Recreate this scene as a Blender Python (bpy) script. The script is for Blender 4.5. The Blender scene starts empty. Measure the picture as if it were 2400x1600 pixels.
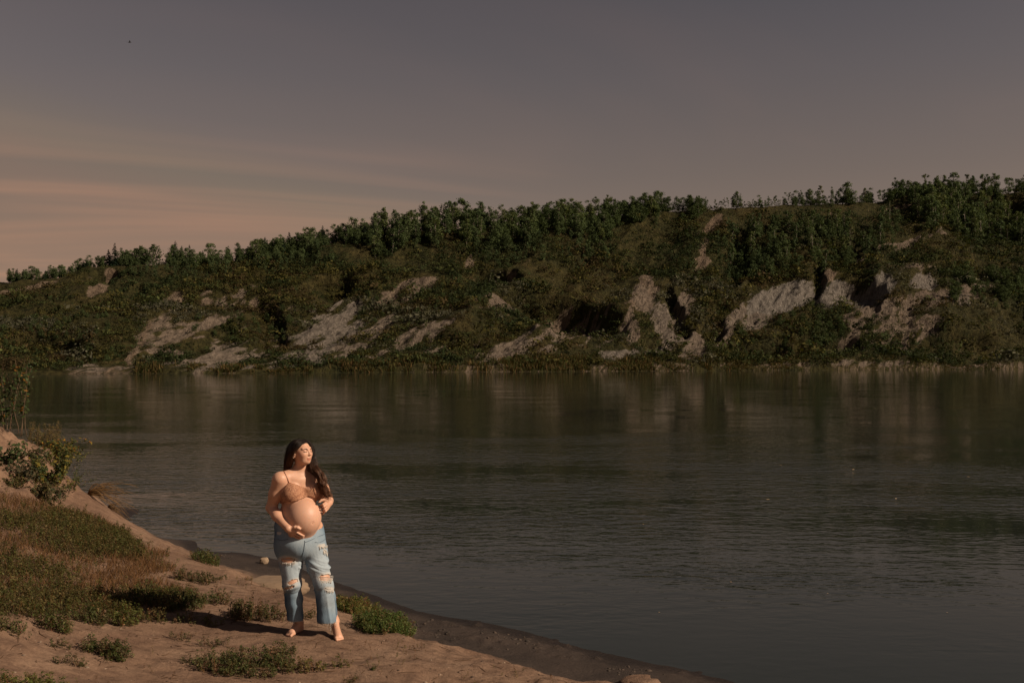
import bpy, math, random
import numpy as np
from mathutils import Vector

# ------------------------------------------------------------------ camera, light, exposure
SC = bpy.context.scene
COL = SC.collection
F_PX, VH, HC, UC = 2333.0, 842.0, 2.85, 1200.0     # focal length in photo pixels, horizon row, camera height over the water, middle column

cam_data = bpy.data.cameras.new('camera')
cam = bpy.data.objects.new('camera', cam_data)
COL.objects.link(cam)
cam.location = (0, 0, HC)
cam.rotation_euler = (math.radians(90), 0, 0)
cam_data.sensor_fit = 'HORIZONTAL'
cam_data.sensor_width = 36.0
cam_data.lens = 36.0 * F_PX / 2400.0
cam_data.shift_y = (VH - 800.0) / 2400.0
cam_data.clip_start = 0.1
cam_data.clip_end = 6000
SC.camera = cam

SUN_AZ = math.atan2(0.945, -0.325)        # compass angle from +Y towards +X of the sun
SUN_EL = math.radians(34)
sun_dir = Vector((math.sin(SUN_AZ) * math.cos(SUN_EL), math.cos(SUN_AZ) * math.cos(SUN_EL), math.sin(SUN_EL)))
sun_data = bpy.data.lights.new('sun', 'SUN')
sun_data.energy = 5.0
sun_data.angle = math.radians(0.5)
sun_data.color = (1.0, 0.80, 0.60)
sun = bpy.data.objects.new('sun', sun_data)
COL.objects.link(sun)
sun.rotation_euler = (-sun_dir).to_track_quat('-Z', 'Y').to_euler()
sun.location = (40, -40, 60)

SC.view_settings.view_transform = 'Standard'
SC.view_settings.look = 'None'
SC.view_settings.exposure = 0.0
SC.view_settings.gamma = 1.0
SC.view_settings.use_curve_mapping = False
SC.render.engine = 'CYCLES'
SC.cycles.max_bounces = 6
SC.cycles.diffuse_bounces = 2
SC.cycles.transparent_max_bounces = 8
SC.cycles.use_denoising = True

W = bpy.data.worlds.new('World')
SC.world = W
W.use_nodes = True
wn, wl = W.node_tree.nodes, W.node_tree.links
wn.clear()


def N(nt, kind, **kw):
    n = nt.nodes.new(kind)
    for k, v in kw.items():
        if k in ('operation', 'blend_type', 'data_type', 'noise_dimensions', 'noise_type', 'feature', 'interpolation_type', 'vector_type', 'attribute_name', 'clamp', 'use_clamp', 'wave_type', 'bands_direction', 'clamp_factor'):
            setattr(n, k, v)
        else:
            n.inputs[k.replace('_', ' ')].default_value = v
    return n


def ramp(nt, stops, fac=None, interp='LINEAR'):
    r = nt.nodes.new('ShaderNodeValToRGB')
    r.color_ramp.interpolation = interp
    els = r.color_ramp.elements
    while len(els) < len(stops):
        els.new(0.5)
    for e, (p, c) in zip(els, stops):
        e.position = p
        e.color = (c[0], c[1], c[2], 1) if not isinstance(c, (int, float)) else (c, c, c, 1)
    if fac is not None:
        nt.links.new(fac, r.inputs[0])
    return r


def math_(nt, op, a, b=None, c=None):
    m = nt.nodes.new('ShaderNodeMath')
    m.operation = op
    for i, x in enumerate((a, b, c)):
        if x is None:
            continue
        if isinstance(x, (int, float)):
            m.inputs[i].default_value = x
        else:
            nt.links.new(x, m.inputs[i])
    return m.outputs[0]


def mixc(nt, fac, a, b, blend='MIX'):
    m = nt.nodes.new('ShaderNodeMix')
    m.data_type = 'RGBA'
    m.blend_type = blend
    for s, x in ((m.inputs[0], fac), (m.inputs[6], a), (m.inputs[7], b)):
        if isinstance(x, (int, float)):
            s.default_value = x
        elif isinstance(x, tuple):
            s.default_value = (x[0], x[1], x[2], 1)
        else:
            nt.links.new(x, s)
    return m.outputs[2]


# the sky: a Nishita sky, toned to the muted evening colours, with thin streaks of cirrus
wt = W.node_tree
sky = wn.new('ShaderNodeTexSky')
sky.sky_type = 'NISHITA'
sky.sun_disc = False
sky.sun_elevation = SUN_EL
sky.sun_rotation = SUN_AZ
sky.air_density = 1.0
sky.dust_density = 1.0
hs = N(wt, 'ShaderNodeHueSaturation', Saturation=0.30, Value=1.0)
wl.new(sky.outputs[0], hs.inputs['Color'])
tc = wn.new('ShaderNodeTexCoord')
sep = wn.new('ShaderNodeSeparateXYZ')
wl.new(tc.outputs['Generated'], sep.inputs[0])
tint = ramp(wt, [(0.0, (0.86, 0.555, 0.375)), (0.10, (0.72, 0.485, 0.355)), (0.18, (0.565, 0.415, 0.335)), (0.27, (0.465, 0.375, 0.345)), (0.36, (0.37, 0.322, 0.325)), (1.0, (0.345, 0.31, 0.325))], sep.outputs[2])
# cap added to cut the sun's glow and the fill in shade: no part of the sky is brighter than the horizon in view
capped = mixc(wt, 1.0, hs.outputs[0], (5.0, 5.0, 5.0), 'DARKEN')
toned = mixc(wt, 1.0, capped, tint.outputs[0], 'MULTIPLY')
# cloud plane coordinates: direction / height, so streaks flatten towards the horizon
zc = math_(wt, 'ADD', math_(wt, 'MAXIMUM', sep.outputs[2], 0.0), 0.09)
cx = math_(wt, 'DIVIDE', sep.outputs[0], zc)
cy = math_(wt, 'DIVIDE', sep.outputs[1], zc)
comb = wn.new('ShaderNodeCombineXYZ')
wl.new(math_(wt, 'MULTIPLY_ADD', cx, 0.34, math_(wt, 'MULTIPLY', cy, 0.16)), comb.inputs[0])
wl.new(math_(wt, 'MULTIPLY_ADD', cy, 0.85, math_(wt, 'MULTIPLY', cx, -0.33)), comb.inputs[1])
cn = N(wt, 'ShaderNodeTexNoise', Scale=0.7, Detail=4.5, Roughness=0.5, Distortion=0.8)
wl.new(comb.outputs[0], cn.inputs['Vector'])
cr = ramp(wt, [(0.44, 0.0), (0.68, 1.0)], cn.outputs[0], 'EASE')
low = ramp(wt, [(0.0, 0.9), (0.15, 1.0), (0.30, 0.40), (0.6, 0.2)], sep.outputs[2])
cf = math_(wt, 'MULTIPLY', math_(wt, 'MULTIPLY', cr.outputs[0], low.outputs[0]), 0.62)
cloudy = mixc(wt, cf, toned, mixc(wt, 1.0, toned, (2.0, 1.50, 1.22), 'MULTIPLY'))
bg = wn.new('ShaderNodeBackground')
bg.inputs['Strength'].default_value = 0.075
wl.new(cloudy, bg.inputs['Color'])
wo = wn.new('ShaderNodeOutputWorld')
wl.new(bg.outputs[0], wo.inputs[0])

# ------------------------------------------------------------------ helpers
rng = np.random.default_rng(7)
random.seed(7)


def P(u, v, Y):
    """the point seen at photo pixel (u, v) at distance Y in front of the camera"""
    return np.array(((u - UC) / F_PX * Y, Y, HC - (v - VH) / F_PX * Y))


def G(u, v, z):
    """the point seen at photo pixel (u, v) at height z"""
    Y = F_PX * (HC - z) / (v - VH)
    return np.array(((u - UC) / F_PX * Y, Y, z))


def mesh_np(name, verts, faces=None, quads=None, tris=None, mats=(), smooth=False, mat_idx=None, attrs=None):
    """a mesh from numpy arrays (all quads, all tris, or both)"""
    me = bpy.data.meshes.new(name)
    verts = np.asarray(verts, np.float32)
    me.vertices.add(len(verts))
    me.vertices.foreach_set('co', verts.ravel())
    loops, starts, totals = [], [], []
    n = 0
    for arr, k in ((quads, 4), (tris, 3)):
        if arr is not None and len(arr):
            arr = np.asarray(arr, np.int32)
            loops.append(arr.ravel())
            starts.append(n + np.arange(len(arr), dtype=np.int32) * k)
            totals.append(np.full(len(arr), k, np.int32))
            n += arr.size
    loops = np.concatenate(loops)
    starts = np.concatenate(starts)
    totals = np.concatenate(totals)
    me.loops.add(len(loops))
    me.loops.foreach_set('vertex_index', loops)
    me.polygons.add(len(starts))
    me.polygons.foreach_set('loop_start', starts)
    me.polygons.foreach_set('loop_total', totals)
    if smooth:
        me.polygons.foreach_set('use_smooth', np.ones(len(starts), bool))
    for m in mats:
        me.materials.append(m)
    if mat_idx is not None:
        me.polygons.foreach_set('material_index', np.asarray(mat_idx, np.int32))
    me.update(calc_edges=True)
    for an, val in (attrs or {}).items():
        val = np.asarray(val, np.float32)
        if val.ndim == 1:
            a = me.attributes.new(an, 'FLOAT', 'POINT')
            a.data.foreach_set('value', val)
        else:
            a = me.attributes.new(an, 'FLOAT_COLOR', 'POINT')
            c = np.ones((len(val), 4), np.float32)
            c[:, :3] = val
            a.data.foreach_set('color', c.ravel())
    return me


def link(name, me, parent=None, loc=None, rz=0.0, sc=1.0):
    o = bpy.data.objects.new(name, me)
    COL.objects.link(o)
    if parent is not None:
        o.parent = parent
    if loc is not None:
        o.location = loc
    if rz:
        o.rotation_euler = (0, 0, rz)
    if sc != 1.0:
        o.scale = (sc, sc, sc) if isinstance(sc, (int, float)) else sc
    return o


def tag(o, label=None, cat=None, group=None, kind=None):
    if label:
        o['label'] = label
    if cat:
        o['category'] = cat
    if group:
        o['group'] = group
    if kind:
        o['kind'] = kind
    return o


def hash3(ix, iy, iz, seed):
    h = (ix.astype(np.int64) * 374761393 + iy.astype(np.int64) * 668265263 + iz.astype(np.int64) * 2147483647 + seed * 974634777) & 0x7fffffff
    h = ((h ^ (h >> 13)) * 1274126177) & 0x7fffffff
    h = h ^ (h >> 16)
    return (h & 0xffffff) / float(0xffffff)


def vnoise(x, y, z=None, seed=0):
    """value noise in -1..1 (2-D when z is None)"""
    x = np.asarray(x, float)
    y = np.asarray(y, float)
    x, y = np.broadcast_arrays(x, y)
    ix, iy = np.floor(x), np.floor(y)
    fx, fy = x - ix, y - iy
    fx, fy = fx * fx * fx * (fx * (fx * 6 - 15) + 10), fy * fy * fy * (fy * (fy * 6 - 15) + 10)
    if z is None:
        z0 = np.zeros_like(ix)
        a = hash3(ix, iy, z0, seed)
        b = hash3(ix + 1, iy, z0, seed)
        c = hash3(ix, iy + 1, z0, seed)
        d = hash3(ix + 1, iy + 1, z0, seed)
        r = (a * (1 - fx) + b * fx) * (1 - fy) + (c * (1 - fx) + d * fx) * fy
        return r * 2 - 1
    iz = np.floor(z)
    fz = z - iz
    fz = fz * fz * (3 - 2 * fz)
    r = 0
    for dz, wz in ((0, 1 - fz), (1, fz)):
        a = hash3(ix, iy, iz + dz, seed)
        b = hash3(ix + 1, iy, iz + dz, seed)
        c = hash3(ix, iy + 1, iz + dz, seed)
        d = hash3(ix + 1, iy + 1, iz + dz, seed)
        r = r + ((a * (1 - fx) + b * fx) * (1 - fy) + (c * (1 - fx) + d * fx) * fy) * wz
    return r * 2 - 1


def fbm(x, y, octaves=4, seed=0, gain=0.5, lac=2.03):
    r, a, t = 0, 1.0, 0.0
    for i in range(octaves):
        r = r + a * vnoise(x * lac ** i + 17.3 * i, y * lac ** i - 9.1 * i, None, seed + i * 13)
        t += a
        a *= gain
    return r / t


def ridged(x, y, octaves=4, seed=0):
    r, a, t = 0, 1.0, 0.0
    for i in range(octaves):
        r = r + a * (1 - np.abs(vnoise(x * 2.03 ** i + 7.7 * i, y * 2.03 ** i + 3.3 * i, None, seed + i * 13)) * 2)
        t += a
        a *= 0.5
    return r / t


def sstep(a, b, x):
    t = np.clip((x - a) / (b - a), 0, 1)
    return t * t * (3 - 2 * t)


def new_mat(name):
    m = bpy.data.materials.new(name)
    m.use_nodes = True
    nt = m.node_tree
    bs = nt.nodes['Principled BSDF']
    return m, nt, bs


def attr(nt, name):
    a = nt.nodes.new('ShaderNodeAttribute')
    a.attribute_name = name
    return a


def bump(nt, bs, height, strength=0.5, dist=0.02):
    b = nt.nodes.new('ShaderNodeBump')
    b.inputs['Strength'].default_value = strength
    b.inputs['Distance'].default_value = dist
    nt.links.new(height, b.inputs['Height'])
    nt.links.new(b.outputs[0], bs.inputs['Normal'])
    return b


def noise(nt, vec, scale, detail=4.0, rough=0.55, dist=0.0):
    n = N(nt, 'ShaderNodeTexNoise', Scale=scale, Detail=detail, Roughness=rough, Distortion=dist)
    if vec is not None:
        nt.links.new(vec, n.inputs['Vector'])
    return n


def mapping(nt, vec, scale=(1, 1, 1), rot=(0, 0, 0)):
    m = nt.nodes.new('ShaderNodeMapping')
    m.inputs['Scale'].default_value = scale
    m.inputs['Rotation'].default_value = rot
    nt.links.new(vec, m.inputs['Vector'])
    return m.outputs[0]


def tubes(paths, radii, sides=5, closed_ends=True):
    """many tapered tubes in one vertex / quad / tri set; paths: list of (n,3), radii: list of (n,)"""
    V, Q, T = [], [], []
    base = 0
    ang = np.arange(sides) * 2 * math.pi / sides
    ca, sa = np.cos(ang), np.sin(ang)
    for p, r in zip(paths, radii):
        p = np.asarray(p, float)
        r = np.asarray(r, float)
        if r.ndim == 0:
            r = np.full(len(p), float(r))
        n = len(p)
        d = np.gradient(p, axis=0)
        d /= np.linalg.norm(d, axis=1)[:, None] + 1e-12
        ref = np.array((0, 0, 1.0)) if abs(d[:, 2].mean()) < 0.8 else np.array((1.0, 0, 0))
        a = np.cross(d, ref)
        a /= np.linalg.norm(a, axis=1)[:, None] + 1e-12
        b = np.cross(d, a)
        ring = p[:, None, :] + r[:, None, None] * (a[:, None, :] * ca[None, :, None] + b[:, None, :] * sa[None, :, None])
        V.append(ring.reshape(-1, 3))
        i = np.arange(n - 1)[:, None] * sides
        j = np.arange(sides)[None, :]
        j2 = (j + 1) % sides
        q = np.stack((i + j, i + j2, i + sides + j2, i + sides + j), -1).reshape(-1, 4) + base
        Q.append(q)
        if closed_ends:
            k = np.arange(1, sides - 1)
            T.append(np.stack((np.zeros_like(k), k + 1, k), -1) + base)
            T.append(np.stack((np.zeros_like(k), k, k + 1), -1) + base + (n - 1) * sides)
        base += n * sides
    return np.concatenate(V), np.concatenate(Q), (np.concatenate(T) if T else None)


def scatter_mesh(template_v, template_q, locs, rots, scales, tint=None, tattr=None):
    """copies of a quad template joined in one vertex / quad set: locs (n,3), rots (n,) about z, scales (n,) or (n,3)"""
    n, k = len(locs), len(template_v)
    c, s = np.cos(rots)[:, None], np.sin(rots)[:, None]
    sc = np.asarray(scales, float)
    if sc.ndim == 1:
        sc = np.repeat(sc[:, None], 3, 1)
    tv = template_v[None] * sc[:, None, :]
    x = tv[:, :, 0] * c - tv[:, :, 1] * s
    y = tv[:, :, 0] * s + tv[:, :, 1] * c
    V = np.stack((x, y, tv[:, :, 2]), -1) + locs[:, None, :]
    Q = template_q[None] + (np.arange(n) * k)[:, None, None]
    col = None
    if tint is not None:
        col = np.repeat(tint[:, None, :], k, 1)
        if tattr is not None:
            col = col * tattr[None]
        col = col.reshape(-1, 3)
    return V.reshape(-1, 3), Q.reshape(-1, template_q.shape[1]), col


def leaf_quads(centers, normals, size, aspect=1.0, r=rng, jitter=0.0):
    """one quad per centre, facing its normal"""
    n = len(centers)
    nn = normals / (np.linalg.norm(normals, axis=1)[:, None] + 1e-9)
    t = r.normal(size=(n, 3))
    a = np.cross(nn, t)
    a /= np.linalg.norm(a, axis=1)[:, None] + 1e-9
    b = np.cross(nn, a)
    s = np.asarray(size, float)
    s = np.full(n, s) if s.ndim == 0 else s
    a = a * (s * 0.5)[:, None]
    b = b * (s * 0.5 * aspect)[:, None]
    V = np.stack((centers - a * 1.0, centers - b * 0.9 + a * 0.1, centers + a * 1.0, centers + b * 0.9 + a * 0.1), 1)
    Q = np.arange(n * 4).reshape(n, 4)
    return V.reshape(-1, 3), Q


def foliage_mat(name, rough=0.6, trans=0.25, var=0.25):
    """leaf material: colour from the 'tint' attribute, some light through the leaf"""
    m, nt, bs = new_mat(name)
    a = attr(nt, 'tint')
    bs.inputs['Roughness'].default_value = rough
    bs.inputs['Specular IOR Level'].default_value = 0.12
    geo = nt.nodes.new('ShaderNodeNewGeometry')
    jit = ramp(nt, [(0.0, 1.0 - var), (1.0, 1.0 + var)], geo.outputs['Random Per Island'])
    oi = nt.nodes.new('ShaderNodeObjectInfo')
    jit2 = ramp(nt, [(0.0, (0.78, 0.80, 0.75)), (0.5, (1.0, 1.0, 1.0)), (1.0, (1.28, 1.12, 0.9))], oi.outputs['Random'])
    col = mixc(nt, 1.0, mixc(nt, 1.0, a.outputs['Color'], jit.outputs[0], 'MULTIPLY'), jit2.outputs[0], 'MULTIPLY')
    nt.links.new(col, bs.inputs['Base Color'])
    tr = nt.nodes.new('ShaderNodeBsdfTranslucent')
    nt.links.new(mixc(nt, 1.0, col, (1.1, 1.15, 0.6), 'MULTIPLY'), tr.inputs['Color'])
    ms = nt.nodes.new('ShaderNodeMixShader')
    ms.inputs[0].default_value = trans
    nt.links.new(bs.outputs[0], ms.inputs[1])
    nt.links.new(tr.outputs[0], ms.inputs[2])
    nt.links.new(ms.outputs[0], nt.nodes['Material Output'].inputs['Surface'])
    return m


def bark_mat(name, c0, c1, scale=20.0):
    m, nt, bs = new_mat(name)
    tcn = nt.nodes.new('ShaderNodeTexCoord')
    n = noise(nt, mapping(nt, tcn.outputs['Object'], (1, 1, 0.25)), scale, 4)
    nt.links.new(ramp(nt, [(0.3, c0), (0.7, c1)], n.outputs[0]).outputs[0], bs.inputs['Base Color'])
    bs.inputs['Roughness'].default_value = 0.9
    bump(nt, bs, n.outputs[0], 0.4, 0.02)
    return m
# ------------------------------------------------------------------ the near bank (one sheet, runs on under the water)
K = 2400.0 / 2352.0
WL = [(310, 1236), (446, 1265), (565, 1295), (649, 1312), (720, 1337), (804, 1368), (886, 1398), (957, 1424), (1110, 1455), (1314, 1503), (1518, 1552), (1722, 1598)]
ctrl = []
for i, (u, v) in enumerate(WL):
    p = G(u, v, 0.0)
    ctrl.append(p)
    ctrl.append((p[0] + 0.45, p[1] + 1.0, -0.16))
    ctrl.append((p[0] + 1.6, p[1] + 3.6, -0.7))
for u, v, z in [(560, 1316, .07), (700, 1368, .09), (790, 1395, .09), (1000, 1465, .10), (1130, 1497, .10), (1290, 1545, .09), (1420, 1580, .09), (640, 1335, .08),
                (988, 1501, .42), (988, 1499, .16), (1085, 1527, .42), (1085, 1525, .15), (1202, 1557, .42), (1202, 1555, .15), (1324, 1598, .42), (1324, 1596, .15),
                (824, 1455, .44), (830, 1436, .18), (592, 1354, .26), (506, 1331, .36), (506, 1327, .14), (396, 1283, .5), (396, 1279, .13), (339, 1257, .5), (339, 1253, .08),
                (298, 1224, .55), (250, 1195, .74), (250, 1193, .05), (170, 1160, .95), (170, 1158, -.05), (130, 1100, 1.2), (60, 1035, 1.66), (0, 1015, 1.8), (110, 1060, 1.48),
                (0, 1100, 1.42), (60, 1120, 1.24), (0, 1184, 1.15), (100, 1190, .98),
                (0, 1300, .98), (0, 1400, .9), (0, 1500, .82), (0, 1600, .75), (200, 1250, .80), (200, 1350, .74), (200, 1450, .68), (200, 1600, .62),
                (400, 1310, .56), (400, 1400, .60), (400, 1500, .58), (400, 1600, .54), (300, 1367, .66), (550, 1400, .50), (600, 1440, .54), (700, 1485, .55), (790, 1500, .53),
                (600, 1600, .50), (900, 1600, .46), (1150, 1600, .44), (850, 1530, .49), (720, 1420, .42), (700, 1392, .22), (640, 1385, .40)]:
    ctrl.append(G(u, v, z))
ctrl += [(-9.4, 17.6, 0.0), (-10.5, 16.6, 1.5), (-13, 20, 1.6), (-11.5, 20.5, -.2), (-16, 26, 0), (-18, 22, 1.7), (-22, 34, -1.2), (-30, 30, .5), (-16, 14, 1.9), (-16, 6, 1.8), (-10, 8, 1.5), (-9, 3, 1.3), (-4, 3, .9),
         (-4, -2, 1.2), (0, 3.5, .75), (0, 0, 1.15), (0, -6, 1.5), (4, -4, 1.2), (2.2, 4.5, .42), (3.6, 2.2, .42), (3.4, 6.0, -.02), (5.2, 3.5, 0), (8, -1, .3), (10, 0, -.3), (7.5, 6, -.9), (6, 12, -1.4), (0, 22, -1.5), (-5, 26, -1.6), (-10, 32, -1.8), (14, 4, -1.6),
         (-10, -8, 1.8), (-25, 0, 2.2), (-30, 16, 2.2), (20, -12, .8), (0, -14, 1.8), (-25, -12, 2.3)]
ctrl = np.array(ctrl, float)


def tps_fit(c, reg=2e-4):
    n = len(c)
    d = np.linalg.norm(c[:, None, :2] - c[None, :, :2], axis=2)
    Kk = np.where(d > 0, d * d * np.log(d + 1e-12), 0) + np.eye(n) * reg
    Pm = np.hstack((np.ones((n, 1)), c[:, :2]))
    A = np.zeros((n + 3, n + 3))
    A[:n, :n] = Kk
    A[:n, n:] = Pm
    A[n:, :n] = Pm.T
    return np.linalg.solve(A, np.concatenate((c[:, 2], np.zeros(3))))


TPS = tps_fit(ctrl)


def bank_smooth(x, y):
    sh = np.shape(x)
    x, y = np.ravel(x), np.ravel(y)
    z = TPS[-3] + TPS[-2] * x + TPS[-1] * y
    for i in range(len(ctrl)):
        d2 = (x - ctrl[i, 0]) ** 2 + (y - ctrl[i, 1]) ** 2
        z = z + TPS[i] * 0.5 * d2 * np.log(d2 + 1e-12)
    return np.clip(z, -2.5, 2.6).reshape(sh)


def bank_z(x, y):
    x = np.asarray(x, float)
    y = np.asarray(y, float)
    z = bank_smooth(x, y)
    dry = sstep(0.16, 0.42, z)
    wetz = sstep(-0.06, 0.05, z) * (1 - dry)
    z = z + dry * (0.035 * fbm(x * 0.9, y * 0.9, 3, 5) + 0.022 * fbm(x * 3.1, y * 3.1, 3, 9) * (0.4 + 0.6 * sstep(-.2, .3, fbm(x * .6, y * .6, 2, 31))) + 0.008 * ridged(x * 7, y * 9, 2, 4))
    mound = sstep(-5.6, -6.6, x) * sstep(11.8, 12.8, y) * dry
    z = z + mound * (0.19 * ridged(x * 2.0, y * 2.4, 4, 91) + 0.07 * fbm(x * 8, y * 8, 3, 92) - 0.06)
    # erosion rills where the bank drops to the beach
    edge = sstep(0.14, 0.25, z) * (1 - sstep(0.42, 0.55, z))
    z = z + edge * 0.05 * ridged(x * 2.3, y * 1.1, 3, 77)
    lump = np.clip(fbm(x * 11, y * 11, 2, 41) - 0.28, 0, 1) * sstep(-0.1, .35, fbm(x * 1.7, y * 1.7, 2, 3))
    z = z + wetz * (0.011 * fbm(x * 4, y * 4, 4, 21) + 0.06 * lump)
    return z


ax = np.unique(np.round(np.concatenate((np.arange(-60, -10, 1.2), np.arange(-10, -7.6, .12), np.arange(-7.6, 2.6, .034), np.arange(2.6, 5, .12), np.arange(5, 40, 1.2))), 4))
ay = np.unique(np.round(np.concatenate((np.arange(-30, 3, .9), np.arange(3, 5.8, .12), np.arange(5.8, 13.2, .034), np.arange(13.2, 18.5, .07), np.arange(18.5, 24, .25), np.arange(24, 44, 1.0))), 4))
gx, gy = np.meshgrid(ax, ay)
gz = bank_z(gx, gy)
nxx, nyy = len(ax), len(ay)
idx = np.arange(nxx * nyy).reshape(nyy, nxx)
q = np.stack((idx[:-1, :-1], idx[:-1, 1:], idx[1:, 1:], idx[1:, :-1]), -1).reshape(-1, 4)
sm = bank_smooth(gx, gy)
dryness = sstep(0.13, 0.30, sm + 0.05 * fbm(gx * 2, gy * 2, 3, 55))

m_bank, nt, bs = new_mat('bank_soil')
tcn = nt.nodes.new('ShaderNodeTexCoord')
dry = attr(nt, 'dry')
n1 = noise(nt, tcn.outputs['Object'], 1.6, 6, 0.6)
n2 = noise(nt, mapping(nt, tcn.outputs['Object'], (5, 9, 9), (0, 0, 0.25)), 1.0, 6, 0.65)
n3 = noise(nt, tcn.outputs['Object'], 38, 5, 0.7)
n4 = noise(nt, tcn.outputs['Object'], 150, 3, 0.6)
vor = N(nt, 'ShaderNodeTexVoronoi', Scale=26.0)
nt.links.new(tcn.outputs['Object'], vor.inputs['Vector'])
c_dry = ramp(nt, [(0.28, (0.140, 0.082, 0.054)), (0.5, (0.205, 0.128, 0.085)), (0.74, (0.255, 0.168, 0.114))], n1.outputs[0])
c_dry = mixc(nt, ramp(nt, [(0.38, 0.75), (0.56, 0.0)], n2.outputs[0]).outputs[0], c_dry.outputs[0], (0.110, 0.065, 0.043))
c_dry = mixc(nt, 0.6, c_dry, ramp(nt, [(0.25, (0.55, 0.53, 0.52)), (0.6, (1.15, 1.15, 1.15))], n3.outputs[0]).outputs[0], 'MULTIPLY')
spk = ramp(nt, [(0.055, 1.0), (0.085, 0.0)], vor.outputs[0])
spn = ramp(nt, [(0.56, 0.0), (0.62, 1.0)], noise(nt, tcn.outputs['Object'], 5, 2).outputs[0])
c_dry = mixc(nt, math_(nt, 'MULTIPLY', spk.outputs[0], spn.outputs[0]), c_dry, (0.035, 0.023, 0.016))
c_wet = mixc(nt, 0.7, ramp(nt, [(0.3, (0.036, 0.027, 0.022)), (0.7, (0.062, 0.045, 0.036))], n1.outputs[0]).outputs[0], ramp(nt, [(0.3, (0.6, 0.6, 0.6)), (0.7, (1.2, 1.2, 1.2))], n3.outputs[0]).outputs[0], 'MULTIPLY')
gpos = nt.nodes.new('ShaderNodeNewGeometry')
gsep = nt.nodes.new('ShaderNodeSeparateXYZ')
nt.links.new(gpos.outputs['Position'], gsep.inputs[0])
soak = ramp(nt, [(0.25, 1.0), (0.62, 0.0)], math_(nt, 'MULTIPLY_ADD', gsep.outputs[2], 10.0, math_(nt, 'MULTIPLY_ADD', n1.outputs[0], 0.5, -0.2)))
c_wet = mixc(nt, soak.outputs[0], c_wet, mixc(nt, 1.0, c_wet, (0.52, 0.52, 0.54), 'MULTIPLY'))
nt.links.new(mixc(nt, dry.outputs['Fac'], c_wet, c_dry), bs.inputs['Base Color'])
nt.links.new(math_(nt, 'SUBTRACT', ramp(nt, [(0.0, 0.66), (0.5, 0.95)], dry.outputs['Fac']).outputs[0], math_(nt, 'MULTIPLY', soak.outputs[0], 0.22)), bs.inputs['Roughness'])
bs.inputs['Specular IOR Level'].default_value = 0.25
hgt = math_(nt, 'ADD', math_(nt, 'MULTIPLY', n3.outputs[0], 0.7), math_(nt, 'ADD', math_(nt, 'MULTIPLY', n4.outputs[0], 0.25), math_(nt, 'MULTIPLY', n2.outputs[0], 1.1)))
bump(nt, bs, hgt, 0.75, 0.022)
ground = tag(link('ground', mesh_np('ground', np.stack((gx, gy, gz), -1).reshape(-1, 3), quads=q, mats=[m_bank], smooth=True, attrs={'dry': dryness.ravel()})), kind='structure')

# ------------------------------------------------------------------ the river
m_water, nt, bs = new_mat('river_water')
geo = nt.nodes.new('ShaderNodeNewGeometry')
sp = nt.nodes.new('ShaderNodeSeparateXYZ')
nt.links.new(geo.outputs['Position'], sp.inputs[0])
bs.inputs['Base Color'].default_value = (0.0165, 0.0205, 0.0170, 1)
bs.inputs['Roughness'].default_value = 0.04
bs.inputs['IOR'].default_value = 1.333
# ripples: a rough reach in mid river, calm water further out and under the near bank
yy = sp.outputs[1]
patch = noise(nt, mapping(nt, geo.outputs['Position'], (0.10, 0.22, 1)), 1.0, 3, 0.6)
reach = ramp(nt, [(0.0, 0.10), (0.10, 0.13), (0.17, 0.5), (0.24, 1.0), (0.34, 0.85), (0.50, 0.33), (1.0, 0.22)],
             math_(nt, 'DIVIDE', math_(nt, 'ADD', yy, math_(nt, 'MULTIPLY_ADD', patch.outputs[0], 10.0, -5.0)), 90.0))
rp = ramp(nt, [(0.36, 0.18), (0.50, 0.75), (0.64, 1.6)], patch.outputs[0])
w1 = noise(nt, mapping(nt, geo.outputs['Position'], (2.1, 3.8, 1), (0, 0, 0.10)), 1.0, 2, 0.5, 0.3)
w2 = noise(nt, mapping(nt, geo.outputs['Position'], (5.0, 9.0, 1), (0, 0, -0.06)), 1.0, 2, 0.5, 0.2)
w3 = noise(nt, mapping(nt, geo.outputs['Position'], (0.5, 1.0, 1), (0, 0, 0.2)), 1.0, 2, 0.5, 0.2)
wsum = math_(nt, 'ADD', math_(nt, 'ADD', math_(nt, 'MULTIPLY', w1.outputs[0], 1.0), math_(nt, 'MULTIPLY', w2.outputs[0], 0.42)), math_(nt, 'MULTIPLY', w3.outputs[0], 0.8))
wh = math_(nt, 'MULTIPLY', math_(nt, 'MULTIPLY', math_(nt, 'SUBTRACT', wsum, 1.11), reach.outputs[0]), rp.outputs[0])
bump(nt, bs, wh, 1.0, 0.027)
wv = np.array([(-2500, -300, 0), (2500, -300, 0), (2500, 700, 0), (-2500, 700, 0)], float)
water = tag(link('river_water', mesh_np('river_water', wv, quads=[[0, 1, 2, 3]], mats=[m_water])), kind='structure')

# ------------------------------------------------------------------ the far valley side
u_crest = np.array([-2200, -1400, -600, 0, 150, 200, 380, 450, 600, 750, 900, 1000, 1200, 1350, 1450, 1600, 1750, 1850, 1950, 2050, 2150, 2352, 2700, 3300, 4200]) * K
v_crest = np.array([690, 684, 664, 645, 633, 614, 610, 612, 590, 565, 537, 527, 520, 500, 480, 478, 478, 468, 468, 452, 445, 440, 430, 420, 415]) * K


def h_vs(u):
    return np.interp(u, [-2400, 0, 2400, 4500], [886, 877, 865, 857])


def h_vc(u):
    return np.interp(u, u_crest, v_crest)


def h_ys(u):
    return F_PX * HC / (h_vs(u) - VH)


def h_L(u):
    return np.interp(u, [-2400, 0, 2400, 4500], [60, 70, 112, 140])


def s_of(u, v):
    return np.clip((h_vs(u) - v) / (h_vs(u) - h_vc(u)), 0, 1.05) ** (1 / 0.88)


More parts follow.
